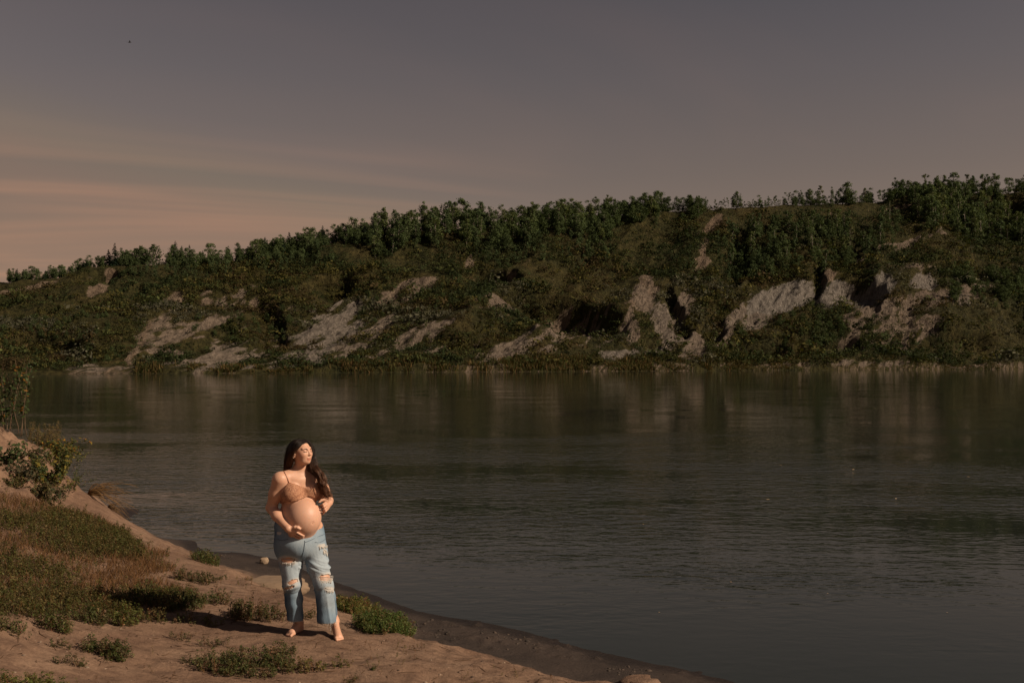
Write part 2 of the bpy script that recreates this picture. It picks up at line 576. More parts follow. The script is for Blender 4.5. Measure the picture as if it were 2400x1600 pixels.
def base_pt(u, s):
    Y = h_ys(u) + h_L(u) * s
    V = h_vs(u) + (h_vc(u) - h_vs(u)) * np.minimum(s, 1.0) ** 0.88
    Yc = h_ys(u) + h_L(u) * np.minimum(s, 1.0)
    Z = HC - (V - VH) / F_PX * Yc
    Z = Z + np.where(s > 1, (s - 1) * h_L(u) * 0.02, 0)
    X = (u - UC) / F_PX * Y
    return X, Y, Z


# slips and bowls eaten into the slope: centre (2352-pixel picture), radii, lean, depth in metres
BOWLS = [(225, 645, 62, 20, -8, 5.0), (745, 668, 76, 28, -22, 7.0), (1125, 640, 70, 22, 0, 6.0), (1310, 716, 135, 44, 8, 8.5), (1556, 700, 18, 60, -25, 4.5),
         (1975, 668, 62, 34, 0, 7.0), (1884, 640, 16, 62, 5, 4.0), (1690, 590, 40, 62, 30, 6.0), (1640, 740, 30, 30, 30, 3.0), (590, 690, 30, 16, -20, 3.0),
         (420, 695, 26, 20, -35, 3.5), (310, 680, 30, 20, -40, 3.5), (1190, 690, 60, 26, 0, 4.0), (2200, 800, 150, 32, 0, 4.5), (1930, 790, 60, 26, -10, 6.0), (1760, 800, 100, 26, 0, 4.0), (1000, 790, 120, 18, 0, 2.5), (110, 805, 110, 22, 0, 3.5), (2300, 500, 60, 60, 20, 5.0), (620, 745, 40, 50, -30, 3.5)]
# bare earth: centre, radii, lean, strength, tone (0 tan, 1 pale grey)
BARE = [(60, 657, 75, 9, -6, 1.0, .1), (255, 636, 20, 17, -40, 1.0, .0), (232, 664, 30, 10, -30, .8, .1), (395, 690, 24, 12, -40, .9, .15), (470, 690, 16, 18, 30, .6, .2), (578, 684, 18, 8, -35, .9, .15), (600, 700, 30, 10, -20, .5, .2),
        (300, 800, 85, 9, -48, .75, .1), (430, 760, 200, 36, -26, .50, .35), (300, 832, 130, 15, -6, .62, .5), (500, 800, 120, 36, -20, .56, .5), (620, 735, 70, 20, -30, .5, .3), (560, 835, 120, 14, -4, .55, .6),
        (735, 765, 120, 52, -38, .68, .75), (700, 812, 110, 30, -10, .66, .7), (870, 735, 85, 16, -28, .66, .45), (800, 780, 80, 26, -30, .6, .5), (860, 790, 60, 14, -20, .45, .4),
        (1080, 600, 34, 9, -52, .7, .2), (1090, 632, 12, 8, 0, .8, .1), (1170, 625, 20, 6, 15, .7, .1), (930, 655, 70, 14, -15, .45, .25), (880, 690, 40, 8, -20, .4, .3),
        (1220, 778, 130, 26, -22, .58, .45), (1190, 805, 80, 14, 0, .6, .4), (1330, 745, 70, 24, -20, .52, .3), (1450, 800, 75, 17, -10, .72, .8), (1400, 690, 50, 16, 0, .5, .1), (1320, 712, 110, 34, 8, .62, .15), (1270, 755, 60, 16, -30, .6, .3), (1380, 770, 60, 14, -30, .55, .4),
        (1478, 672, 34, 30, 45, .9, .35), (1530, 735, 62, 24, 60, .7, .6), (1570, 690, 26, 40, 10, .72, .4), (1500, 640, 30, 16, 60, .7, .2), (1590, 785, 50, 32, 0, .55, .4), (1440, 730, 40, 20, 60, .5, .3),
        (1632, 512, 32, 13, -32, 1.0, .0), (1618, 552, 12, 26, 8, .7, .1), (1612, 590, 16, 20, 10, .55, .1), (1905, 494, 4, 8, 0, 1.0, .0),
        (1805, 668, 92, 30, -13, .95, .95), (1760, 705, 60, 16, -25, .72, .6), (1920, 664, 34, 24, -45, .95, .9), (1975, 662, 52, 22, 0, .9, .85), (2036, 652, 26, 22, 20, 1.0, .95), (2126, 640, 34, 17, 0, .95, .9),
        (1690, 712, 42, 13, -48, .85, .5), (1660, 760, 46, 20, -60, .68, .35), (1910, 620, 20, 12, -30, .7, .1), (2145, 688, 115, 24, -6, .68, .3), (2010, 705, 44, 22, 0, .62, .4), (2050, 740, 95, 42, 10, .5, .3), (2200, 690, 40, 16, 20, .7, .6), (1990, 775, 80, 24, 0, .42, .3),
        (2075, 475, 50, 6, -12, .7, .1), (2290, 655, 60, 8, 0, .6, .5), (2060, 565, 110, 7, -12, .5, .3), (2150, 615, 90, 8, 0, .5, .3), (610, 770, 60, 30, -30, .5, .5), (960, 765, 80, 18, -15, .45, .4), (1060, 790, 80, 14, -10, .42, .4), (350, 770, 80, 28, -35, .5, .3), (1120, 700, 60, 12, -20, .4, .3), (2100, 835, 250, 7, 0, .5, .4), (1750, 835, 120, 6, 0, .4, .3)]


def ell(u, v, e):
    a = math.radians(e[4])
    du, dv = u / K - e[0], v / K - e[1]
    p = (du * math.cos(a) + dv * math.sin(a)) / e[2]
    r = (-du * math.sin(a) + dv * math.cos(a)) / e[3]
    return p, r


def hill_fields(u, s):
    """displacement out of the slope (m), bareness, tone"""
    X, Y, Z = base_pt(u, s)
    V = h_vs(u) + (h_vc(u) - h_vs(u)) * np.minimum(s, 1.0) ** 0.88
    d = (s * h_L(u)) * 1.2
    wu = u + 10 * K * fbm(X / 11, d / 11, 3, 61)
    wv_ = V + 7 * K * fbm(X / 9, d / 9, 3, 67)
    qx = X - 0.45 * d
    amp = sstep(0.02, 0.16, s) * (1 - 0.55 * sstep(0.82, 1.0, s))
    D = amp * (6.5 * ridged(qx / 50, d / 95, 3, 101) + 2.9 * ridged(qx / 16, d / 60, 3, 131) + 1.3 * fbm(X / 9, d / 9, 3, 151) + 0.6 * fbm(X / 2.6, d / 2.6, 2, 171) - 3.8)
    bare = np.zeros_like(X)
    tone = np.zeros_like(X) + .2
    patchy = 0.75 * fbm(qx / 4.0, d / 13.0, 3, 201) + 0.65 * fbm(qx / 1.7, d / 3.2, 3, 207)
    for e in BARE:
        p, r = ell(wu, wv_, e)
        k = np.clip(1.25 - (p * p + r * r) * 0.9, 0, 1) * e[5]
        k = np.clip(k * 1.35 + (patchy * 1.5 - 0.12) * (1.35 - e[5]) * 1.5 * (k > 0.02), 0, 1) * (k > 0.02)
        w = k > bare
        tone = np.where(w, e[6], tone)
        bare = np.maximum(bare, k)
    for e in BOWLS:
        p, r = ell(wu, wv_, e)
        rr = np.sqrt(p * p + r * r)
        # steep right and upper rim, open to the lower left
        side = sstep(-1.4, 0.5, p - 0.5 * r)
        D = D - e[5] * 1.15 * (1 - sstep(0.62, 1.12, rr)) * (0.25 + 0.75 * side)
    # vertical flutes on the bare faces, loose lumps on the slides
    D = D + bare * (0.75 * ridged(X / 2.3 + 0.3 * d / 6, d / 26, 2, 301) + 1.6 * ridged(qx / 4.0, d / 20.0, 3, 311) + 0.55 * fbm(qx / 1.3, d / 1.5, 2, 321) - 1.1)
    shore = 1 - sstep(0.015, 0.05, s + 0.012 * fbm(X / 7, d * 0, 2, 401))
    bare = np.maximum(bare, shore * sstep(-.25, .35, fbm(X / 10, d * 0 + 3, 3, 409)) * np.where(u < 360, 0.62, 0.28))
    return D, np.clip(bare, 0, 1), tone, np.stack((qx / 10, d / 10, X / 10), -1)


hu = np.concatenate((np.arange(-2300, -60, 26), np.arange(-60, 2461, 4.5), np.arange(2461, 4300, 26)))
hs_ = np.concatenate((np.linspace(-0.06, 0.0, 3)[:-1], np.linspace(0, 1.0, 230), 1 + np.linspace(0.01, 1.0, 14) ** 2 * 3.0))
HU, HS = np.meshgrid(hu, hs_)
HX, HY, HZ = base_pt(HU, np.maximum(HS, 0))
HD, HB, HT, HW = hill_fields(HU, np.maximum(HS, 0))
HX = HX + 0.05 * HD
HY = HY - 0.60 * HD
HZ = HZ + 0.62 * HD
neg = HS < 0
HZ = np.where(neg, HS * 30, HZ)
HY = np.where(neg, HY + HS * 60, HY)
HZ = np.where((HS >= 0) & (HS < 0.05), np.maximum(HZ, -0.3 + HS * 24), HZ)
# low cut banks and grassy shelves along the water's edge
shelf = np.interp(HU / K, [-600, 300, 330, 400, 425, 450, 500, 700, 760, 1150, 1185, 1200, 1310, 1345, 1400, 1680, 1760, 2100, 2400], [0.2, .1, 1.0, 1.0, .2, .7, .7, .5, 1.9, 2.2, .9, 1.6, 1.6, .5, 1.2, 1.0, .3, .6, .6])
shelf = shelf * (0.75 + 0.5 * fbm(HX / 5.0, HX * 0, 3, 433))
HZ = np.where((HS > 0.004) & (HS < 0.075), np.maximum(HZ, shelf * sstep(0.004, 0.014, HS + 0.004 * fbm(HX / 4, HX * 0 + 2, 2, 437))), HZ)
ih = np.arange(HU.size).reshape(HU.shape)
hq = np.stack((ih[:-1, :-1], ih[:-1, 1:], ih[1:, 1:], ih[1:, :-1]), -1).reshape(-1, 4)
m_hill, nt, bs = new_mat('valley_slope')
tcn = nt.nodes.new('ShaderNodeTexCoord')
ba, to = attr(nt, 'bare'), attr(nt, 'tone')
g1 = noise(nt, tcn.outputs['Object'], 0.10, 5, 0.6)
g2 = noise(nt, tcn.outputs['Object'], 0.9, 5, 0.65)
fall3 = attr(nt, 'fall')
g3 = noise(nt, mapping(nt, fall3.outputs['Vector'], (16.0, 1.8, 12.0)), 1.0, 4, 0.7)
turf = ramp(nt, [(0.3, (0.026, 0.028, 0.0115)), (0.5, (0.041, 0.038, 0.015)), (0.7, (0.058, 0.047, 0.020))], g1.outputs[0])
turf = mixc(nt, 0.8, turf.outputs[0], ramp(nt, [(0.35, (0.30, 0.32, 0.30)), (0.65, (1.7, 1.65, 1.5))], g2.outputs[0]).outputs[0], 'MULTIPLY')
soil = mixc(nt, to.outputs['Fac'], (0.175, 0.128, 0.090), (0.19, 0.172, 0.152))
soil = mixc(nt, 0.75, soil, ramp(nt, [(0.3, (0.35, 0.34, 0.33)), (0.62, (1.2, 1.2, 1.2))], g3.outputs[0]).outputs[0], 'MULTIPLY')
soil = mixc(nt, 0.6, soil, ramp(nt, [(0.35, (0.4, 0.4, 0.4)), (0.6, (1.2, 1.2, 1.2))], g2.outputs[0]).outputs[0], 'MULTIPLY')
fall = attr(nt, 'fall')
g4 = noise(nt, mapping(nt, fall.outputs['Vector'], (9.0, 1.8, 0.0)), 1.0, 6, 0.85, 0.6)
show = math_(nt, 'MULTIPLY_ADD', ba.outputs['Fac'], 2.3, math_(nt, 'MULTIPLY_ADD', g4.outputs[0], 5.0, -3.05))
show = ramp(nt, [(0.0, 0.0), (0.45, 1.0)], show)
nt.links.new(mixc(nt, show.outputs[0], turf, soil), bs.inputs['Base Color'])
bs.inputs['Roughness'].default_value = 0.95
bs.inputs['Specular IOR Level'].default_value = 0.1
bump(nt, bs, math_(nt, 'ADD', g2.outputs[0], math_(nt, 'ADD', g3.outputs[0], g4.outputs[0])), 1.0, 1.1)
hill = tag(link('valley_slope', mesh_np('valley_slope', np.stack((HX, HY, HZ), -1).reshape(-1, 3), quads=hq, mats=[m_hill], smooth=True, attrs={'bare': HB.ravel(), 'tone': HT.ravel(), 'fall': HW.reshape(-1, 3)})), kind='structure')


def hill_pt(u, s):
    """points on the finished slope for columns u and slope parameters s (bilinear on the mesh grid)"""
    u, s = np.atleast_1d(np.asarray(u, float)), np.atleast_1d(np.asarray(s, float))
    ci = np.clip(np.interp(u, hu, np.arange(len(hu))), 0, len(hu) - 1.001)
    ri = np.clip(np.interp(s, hs_, np.arange(len(hs_))), 0, len(hs_) - 1.001)
    c0, r0 = ci.astype(int), ri.astype(int)
    fc, fr = ci - c0, ri - r0
    out = []
    for A in (HX, HY, HZ, HB):
        out.append((A[r0, c0] * (1 - fc) + A[r0, c0 + 1] * fc) * (1 - fr) + (A[r0 + 1, c0] * (1 - fc) + A[r0 + 1, c0 + 1] * fc) * fr)
    return np.stack(out[:3], -1), out[3]
# ------------------------------------------------------------------ trees of the far side
m_leaf = foliage_mat('tree_leaves', 0.95, 0.22, 0.30)
m_trunk_pale = bark_mat('pale_bark', (0.17, 0.145, 0.115), (0.30, 0.26, 0.21), 6)
m_trunk_dark = bark_mat('dark_bark', (0.045, 0.033, 0.024), (0.085, 0.062, 0.045), 6)


def crown_template(kind, r):
    """crown of leaf clumps round a few limbs, unit height (whole tree 1 high)"""
    C, Nn, S = [], [], []
    if kind == 'spruce':
        tiers = 17
        for i in range(tiers):
            z = 0.10 + 0.88 * i / (tiers - 1)
            rad = 0.25 * (1 - z) ** 0.85 + 0.014
            nb = max(5, int(22 * (1 - z) + 5))
            for j in range(nb):
                a = r.uniform(0, 2 * math.pi)
                for f in (0.45, 0.95):
                    rr = rad * f * r.uniform(0.75, 1.2)
                    C.append((rr * math.cos(a), rr * math.sin(a), z - rr * 0.35 + r.normal() * 0.01))
                    Nn.append((math.cos(a) * 0.5, math.sin(a) * 0.5, 0.9 + r.normal() * 0.3))
                    S.append(0.105 * (0.5 + 0.7 * (1 - z)))
        lobes = []
    else:
        if kind == 'aspen':
            zc, zr, wr, nl, ls = 0.54, 0.44, 0.165, 15, (0.075, 0.120)
        elif kind == 'slim':
            zc, zr, wr, nl, ls = 0.52, 0.45, 0.105, 12, (0.055, 0.090)
        elif kind == 'sparse':
            zc, zr, wr, nl, ls = 0.58, 0.38, 0.14, 9, (0.045, 0.075)
        else:
            zc, zr, wr, nl, ls = 0.50, 0.44, 0.31, 19, (0.10, 0.16)
        lobes = []
        for i in range(nl):
            t = r.uniform(-1, 1)
            a = r.uniform(0, 2 * math.pi)
            w = wr * math.sqrt(max(0.05, 1 - t * t * 0.85)) * r.uniform(0.3, 1.15)
            lobes.append((w * math.cos(a), w * math.sin(a), zc + zr * t * 0.92, r.uniform(*ls)))
        lobes.append((0, 0, 0.95, ls[0] * 0.8))
        per = {'aspen': 46, 'slim': 40, 'sparse': 28, 'round': 50}[kind]
        for lx, ly, lz, lr in lobes:
            d = r.normal(size=(per, 3))
            d /= np.linalg.norm(d, axis=1)[:, None]
            rad = lr * r.uniform(0.35, 1.15, per)
            for k in range(per):
                C.append((lx + d[k, 0] * rad[k], ly + d[k, 1] * rad[k], lz + d[k, 2] * rad[k] * 1.15))
                Nn.append(d[k] + r.normal(size=3) * 0.5 + np.array((0, 0, 0.3)))
                S.append(r.uniform(0.028, 0.062) * (1.35 if kind == 'round' else 1.0))
    C, Nn, S = np.array(C), np.array(Nn), np.array(S)
    V, Q = leaf_quads(C, Nn, S, 0.8, r)
    base = {'spruce': (0.018, 0.029, 0.016), 'aspen': (0.078, 0.106, 0.046), 'slim': (0.073, 0.104, 0.048), 'sparse': (0.084, 0.098, 0.048), 'round': (0.064, 0.088, 0.035)}[kind]
    tint = np.repeat(np.array(base)[None] * r.uniform(0.7, 1.3, (len(C), 1)) * np.array((1, 1, 1)) + r.normal(size=(len(C), 3)) * 0.002, 4, 0)
    # trunk and limbs
    top = 0.9 if kind != 'round' else 0.62
    zt = np.linspace(0, top, 6)
    wob = np.cumsum(r.normal(size=(6, 2)) * 0.006, 0)
    tr = np.stack((wob[:, 0] - wob[0, 0], wob[:, 1] - wob[0, 1], zt - 0.03), -1)
    paths, rad = [tr], [np.linspace(0.013, 0.004, 6) * (1.5 if kind == 'round' else 1)]
    for lx, ly, lz, lr in lobes:
        z0 = max(0.15, lz - 0.16)
        b = np.array((np.interp(z0, zt, tr[:, 0]), np.interp(z0, zt, tr[:, 1]), min(z0, top - 0.03)))
        e = np.array((lx, ly, lz))
        paths.append(np.stack((b, b * 0.5 + e * 0.5 + np.array((0, 0, -0.015)), e)))
        rad.append(np.array((0.006, 0.004, 0.002)))
    tv, tq, tt = tubes(paths, rad, 4)
    trunk = mesh_np(kind + '_trunk', tv, quads=tq, tris=tt, mats=[m_trunk_dark if kind in ('spruce', 'round') else m_trunk_pale], smooth=True)
    crown = mesh_np(kind + '_crown', V, quads=Q, mats=[m_leaf], attrs={'tint': tint})
    return dict(crown=crown, trunk=trunk, V=V, Q=Q, tint=tint)


rt = np.random.default_rng(11)
TREES = {'aspen': [crown_template('aspen', rt) for _ in range(7)], 'slim': [crown_template('slim', rt) for _ in range(5)], 'sparse': [crown_template('sparse', rt) for _ in range(4)],
         'round': [crown_template('round', rt) for _ in range(5)], 'spruce': [crown_template('spruce', rt) for _ in range(3)]}

# places: (u, s, height in picture pixels, kind, label or None)
places = []


def add_tree(ua, s, hpx, kind, label=None, group=None):
    places.append((ua * K, s, hpx * K, kind, label, group))


# trees one can name
add_tree(262, 1.02, 55, 'spruce', 'taller dark pointed spruce of the left pair on the far ridge', None)
add_tree(250, 1.03, 42, 'spruce', 'shorter dark spruce just left of the taller one on the far left ridge', None)
add_tree(404, 1.02, 56, 'spruce', 'dark spruce rising highest beside the gap in the left ridge row', None)
add_tree(417, 1.03, 44, 'spruce', 'smaller dark spruce on the right shoulder of the one beside the ridge gap', None)
add_tree(352, 1.01, 48, 'round', 'loose round crowned tree on the ridge just left of the sky gap', None)
add_tree(325, 1.02, 46, 'aspen', 'broad leafy tree between the tall spruce and the loose round tree', None)
add_tree(1692, 1.0, 38, 'round', 'lone dense round tree on the bare grassy crest above the orange slip', None)
add_tree(1764, 1.0, 24, 'slim', 'lone slim sapling right of the round tree on the bare crest', None)
add_tree(1778, 1.0, 19, 'slim', 'shortest slim sapling at the right of the pair on the bare crest', None)
add_tree(1945, 1.0, 50, 'round', 'largest round leafy tree on the crest above the white cliff', None)
add_tree(1884, 1.0, 44, 'sparse', 'tall see-through tree left of the largest round crest tree', None)
add_tree(1842, 1.0, 36, 'slim', 'upright slim tree at the left end of the crest row above the white cliff', None)
add_tree(1862, 1.0, 36, 'aspen', 'bushy tree between the slim one and the see-through one on the crest', None)
add_tree(1908, 1.0, 38, 'slim', 'narrow tree touching the left side of the largest round crest tree', None)
add_tree(1988, 1.0, 34, 'slim', 'single narrow tree standing free right of the largest round crest tree', None)
add_tree(2085, 1.0, 34, 'round', 'wide low bushy tree at the start of the right hand crest grove', None)
for ua, h in ((540, 38), (928, 58), (1020, 55), (1055, 54), (1445, 45), (1500, 46)):
    pass
# rows and groves: (u0, u1, s0, s1, spacing, height range, kinds, zone label, group)
GROVES = [
    (15, 240, 1.00, 1.10, 4.5, (20, 34), 'aas', 'small tree above the tan scarp on the left ridge', 'low ridge row left of the spruces'),
    (270, 345, 1.00, 1.08, 4.5, (32, 44), 'aar', 'leafy tree in the clump right of the tall spruce', 'dark clump between the spruces'),
    (385, 560, 0.955, 1.08, 5.0, (26, 44), 'aasr', 'tree in the dark wood right of the ridge gap', 'wood right of the ridge gap'),
    (560, 860, 0.93, 1.07, 6.5, (32, 50), 'aarrs', 'dark tree where the far ridge climbs', 'dense wood on the rising ridge'),
    (860, 1120, 0.84, 1.06, 9.5, (44, 66), 'aaalr', 'tall aspen in the mid ridge grove', 'tall aspen grove mid ridge'),
    (1120, 1400, 0.84, 1.05, 10.0, (42, 58), 'aaarr', 'leafy tree in the wood below the high shoulder', 'wood below the high shoulder'),
    (1380, 1610, 0.925, 1.05, 8.0, (34, 50), 'aarr', 'tree in the grove on the high shoulder', 'grove on the high shoulder'),
    (1600, 1800, 0.985, 1.03, 8.0, (12, 30), 'plap', 'thin small tree scattered along the bare crest near the lone round tree', 'thin trees on the bare crest'),
    (1800, 2060, 0.98, 1.03, 8.5, (16, 36), 'plra', 'low thin tree among the crest row above the white cliff', 'low trees of the crest row'),
    (2040, 2400, 0.975, 1.05, 6.0, (26, 48), 'arlapr', 'ragged tree on the skyline at the right end', 'ragged skyline trees at the right end'),
    (2090, 2400, 0.72, 0.97, 11.0, (42, 62), 'aala', 'tall tree in the steep wood under the right skyline', 'steep wood under the right skyline'),
    (1650, 1790, 0.58, 0.86, 12.0, (30, 48), 'aall', 'slim tree in the gully right of the orange slip', 'gully wood right of the orange slip'),
    (1790, 2060, 0.60, 0.85, 13.0, (32, 48), 'aalp', 'pale stemmed tree above the white cliff', 'wood above the white cliff'),
    (560, 860, 0.83, 0.93, 15.0, (20, 32), 'pal', 'young tree on the slope below the rising wood', 'young trees below the rising wood'),
    (300, 560, 0.84, 0.95, 14.0, (16, 26), 'pal', 'young sapling below the left ridge wood', 'saplings below the left ridge wood'),
    (1100, 1420, 0.70, 0.84, 17.0, (26, 40), 'apl', 'scattered tree under the middle wood', 'scattered trees under the middle wood'),
    (2180, 2420, 0.30, 0.52, 15.0, (28, 46), 'rra', 'bushy tree low on the right slope near the pale flutes', 'bushy trees low on the right slope'),
    (1690, 1960, 0.12, 0.34, 19.0, (20, 36), 'rrp', 'dark bushy tree at the foot of the slope under the white cliff', 'bushy trees under the white cliff'),
    (820, 1140, 0.36, 0.58, 17.0, (16, 28), 'rp', 'grey green bushy tree in the thicket left of the dark hollow', 'thicket left of the dark hollow'),
    (-40, 260, 0.12, 0.42, 18.0, (14, 24), 'rr', 'round bush tree low on the far left slope', 'bush trees on the far left slope'),
    (440, 680, 0.30, 0.50, 22.0, (16, 26), 'rrp', 'dark green bush tree between the pale slides left of centre', 'bush trees between the pale slides'),
]
KM = {'a': 'aspen', 's': 'spruce', 'r': 'round', 'l': 'slim', 'p': 'sparse'}
rg = np.random.default_rng(23)
for (u0, u1, s0, s1, sp_, hr, kinds, lab, grp) in GROVES:
    rows = max(1, int(round((s1 - s0) / 0.035)))
    if s1 > 1.0 and s0 >= 0.95:
        rows = 2
    n = int((u1 - u0) / sp_ * rows * 1.15)
    for i in range(n):
        k = KM[kinds[rg.integers(len(kinds))]]
        if k == 'spruce' and rg.random() < 0.6:
            k = 'aspen'
        h = rg.uniform(*hr) * (0.75 if k == 'round' else 1.0) * rg.choice((1.08, 1.0, 0.9, 0.7, 0.55))
        ut, st = rg.uniform(u0, u1), rg.uniform(s0, s1)
        if fbm(np.array([ut / 34.0]), np.array([st * 9.0]), 2, 909)[0] < -0.36 and st < 1.0:
            continue                                     # the wood opens in irregular gaps
        third = ('left third', 'middle third', 'right third')[min(2, int(3 * (ut - u0) / (u1 - u0)))]
        half = 'upper' if st > (s0 + s1) / 2 else 'lower'
        add_tree(ut, st, h, k, lab + ', ' + third + ', ' + half + ' rows' if n > 24 else lab, grp + ', ' + third + ', ' + half + ' rows' if n > 24 else grp)
# beyond both ends of the picture, so the ridge goes on
for i in range(260):
    side = rg.random() < 0.5
    add_tree(rg.uniform(-1500, -30) if side else rg.uniform(2420, 3700), rg.uniform(0.9, 1.1), rg.uniform(24, 44) if side else rg.uniform(36, 60), KM['aaprl'[rg.integers(5)]], 'OUT')

pl_u = np.array([p[0] for p in places])
pl_s = np.array([p[1] for p in places])
pl_p, pl_b = hill_pt(pl_u, pl_s)
order = []
for i, p in enumerate(places):
    named = p[5] is None and p[4] != 'OUT'
    if p[4] == 'OUT' or (pl_b[i] > 0.45 and not named):
        continue
    order.append(((0 if named else 1), -p[2], i))
order.sort()
single = [i for _, _, i in order[:300]]
rest = [i for _, _, i in order[300:]] + [i for i, p in enumerate(places) if p[4] == 'OUT']
for i in single:
    u, s, hpx, kind, lab, grp = places[i]
    H = hpx / F_PX * pl_p[i, 1]
    T = TREES[kind][rg.integers(len(TREES[kind]))]
    name = {'aspen': 'aspen_tree', 'slim': 'slim_tree', 'sparse': 'thin_tree', 'round': 'bushy_tree', 'spruce': 'spruce_tree'}[kind]
    o = bpy.data.objects.new(name, None)
    COL.objects.link(o)
    o.location = pl_p[i]
    w = rg.uniform(1.05, 1.5)
    o.rotation_euler = (rg.normal() * 0.03, rg.normal() * 0.03, rg.uniform(0, 6.28))
    o.scale = (H * w, H * w, H)
    o.empty_display_size = 0.2
    tag(o, lab, 'tree', grp)
    link('trunk', T['trunk'], o)
    link('crown', T['crown'], o)
# the rest of the wood, past the first 300
RV, RQ, RT = [], [], []
base = 0
for kind in TREES:
    for t_i, T in enumerate(TREES[kind]):
        ids = [i for i in rest if places[i][3] == kind and (i % len(TREES[kind])) == t_i]
        if not ids:
            continue
        H = np.array([places[i][2] / F_PX * pl_p[i, 1] for i in ids])
        V, Q, C = scatter_mesh(T['V'], T['Q'], pl_p[ids], rg.uniform(0, 6.28, len(ids)), np.stack((H * 1.3, H * 1.3, H), -1), rg.uniform(0.75, 1.2, (len(ids), 1)) * np.ones((1, 3)), T['tint'])
        RV.append(V)
        RQ.append(Q + base)
        RT.append(C)
        base += len(V)
tag(link('far_woods', mesh_np('far_woods', np.concatenate(RV), quads=np.concatenate(RQ), mats=[m_leaf], attrs={'tint': np.concatenate(RT)})), kind='stuff')

# ------------------------------------------------------------------ scrub on the slope, reeds along the far shore
rs = np.random.default_rng(31)


def shrub_template(r, n=28, flat=0.8):
    d = r.normal(size=(n, 3))
    d[:, 2] = np.abs(d[:, 2]) * 0.9 - 0.1
    d /= np.linalg.norm(d, axis=1)[:, None]
    C = d * r.uniform(0.25, 0.55, (n, 1)) * np.array((1, 1, flat)) + np.array((0, 0, 0.18))
    V, Q = leaf_quads(C, d + r.normal(size=(n, 3)) * 0.5, r.uniform(0.10, 0.21, n), 0.75, r)
    t = np.repeat(r.uniform(0.6, 1.4, (n, 1)), 4, 0)
    return V, Q, t


SHR = [shrub_template(rs) for _ in range(7)]
M = 46000
su = rs.uniform(-120, 2520, M)
ss = rs.uniform(0.02, 1.03, M)
sp_, sb = hill_pt(su, ss)
cover = fbm(sp_[:, 0] / 12, sp_[:, 1] / 9, 3, 501)
keep = (rs.random(M) > np.clip(sb * 0.95, 0, 0.97)) & (cover + rs.normal(size=M) * 0.28 > -0.16 + 0.2 * (ss > 0.9))
sp_, su, ss, sb, cover = sp_[keep], su[keep], ss[keep], sb[keep], cover[keep]
ns = len(sp_)
hue = fbm(sp_[:, 0] / 25, sp_[:, 1] / 18, 3, 511) + rs.normal(size=ns) * 0.22
pal = np.array([(0.034, 0.047, 0.018), (0.050, 0.058, 0.020), (0.074, 0.066, 0.020), (0.064, 0.045, 0.021), (0.088, 0.085, 0.058)])
pick = np.clip(np.digitize(hue, [-0.18, 0.12, 0.42]), 0, 3)
silver = (fbm(sp_[:, 0] / 16 + 40, sp_[:, 1] / 12, 2, 521) + rs.normal(size=ns) * 0.2 > 0.33) & (ss < 0.55)
pick = np.where(silver, 4, pick)
tint = pal[pick] * rs.uniform(0.65, 1.25, (ns, 1))
size = rs.gamma(2.2, 0.52, ns) + 0.60
size = np.where(sb > 0.25, size * 0.42, size) * (0.75 + 0.5 * (su / 2400)) * (1 - 0.25 * (ss > .95))
SV, SQ, ST = [], [], []
base = 0
for k, (V, Q, t) in enumerate(SHR):
    ids = np.arange(ns) % len(SHR) == k
    sc = np.stack((size[ids] * rs.uniform(0.9, 1.6, ids.sum()), size[ids] * 1.1, size[ids] * rs.uniform(0.8, 1.35, ids.sum())), -1)
    V2, Q2, C2 = scatter_mesh(V, Q, sp_[ids], rs.uniform(0, 6.28, ids.sum()), sc, tint[ids], t)
    SV.append(V2)
    SQ.append(Q2 + base)
    ST.append(C2)
    base += len(V2)
tag(link('slope_scrub', mesh_np('slope_scrub', np.concatenate(SV), quads=np.concatenate(SQ), mats=[m_leaf], attrs={'tint': np.concatenate(ST)})), kind='stuff')


def blade_quads(base, tip, width, r=rng):
    """one bent grass blade (2 quads) from each base to each tip"""
    n = len(base)
    d = tip - base
    side = np.cross(d, r.normal(size=(n, 3)))
    side /= np.linalg.norm(side, axis=1)[:, None] + 1e-9
    side *= np.asarray(width).reshape(-1, 1) * 0.5
    mid = base + d * 0.55 + np.array((0, 0, 1.0)) * np.linalg.norm(d, axis=1)[:, None] * 0.10
    V = np.stack((base - side, base + side, mid - side * 0.8, mid + side * 0.8, tip - side * 0.15, tip + side * 0.15), 1)
    i = np.arange(n)[:, None] * 6
    Q = np.concatenate((i + np.array([[0, 1, 3, 2]]), i + np.array([[2, 3, 5, 4]])), 1).reshape(-1, 4)
    return V.reshape(-1, 3), Q


# reed and grass fringe at the far water's edge, in separate beds
RB = [(310, 410, 1.0), (430, 720, .7), (755, 1180, 1.0), (1180, 1340, 1.3), (1340, 1700, .9), (1700, 1900, .45), (2000, 2300, .3)]
bu, bh = [], []
for u0, u1, hh in RB:
    n = int((u1 - u0) * 16)
    bu.append(rs.uniform(u0, u1, n) * K)
    bh.append(np.full(n, hh))
bu, bh = np.concatenate(bu), np.concatenate(bh)
bsv = rs.uniform(0.0, 0.075, len(bu)) ** 1.0
bp, _ = hill_pt(bu, bsv)
bp[:, 2] = np.maximum(bp[:, 2], 0.0)
rk = fbm(bp[:, 0] / 3.5, bp[:, 1] / 3.5, 3, 547) + rs.normal(size=len(bu)) * 0.12 > -0.02
bu, bh, bp = bu[rk], bh[rk], bp[rk]
h = rs.uniform(0.25, 1.15, len(bu)) * bh * (0.7 + 0.6 * sstep(-.3, .3, fbm(bp[:, 0] / 6, bp[:, 0] * 0, 2, 541)))
tip = bp + np.stack((rs.normal(size=len(bu)) * 0.3, rs.normal(size=len(bu)) * 0.3 - 0.15, h), -1)
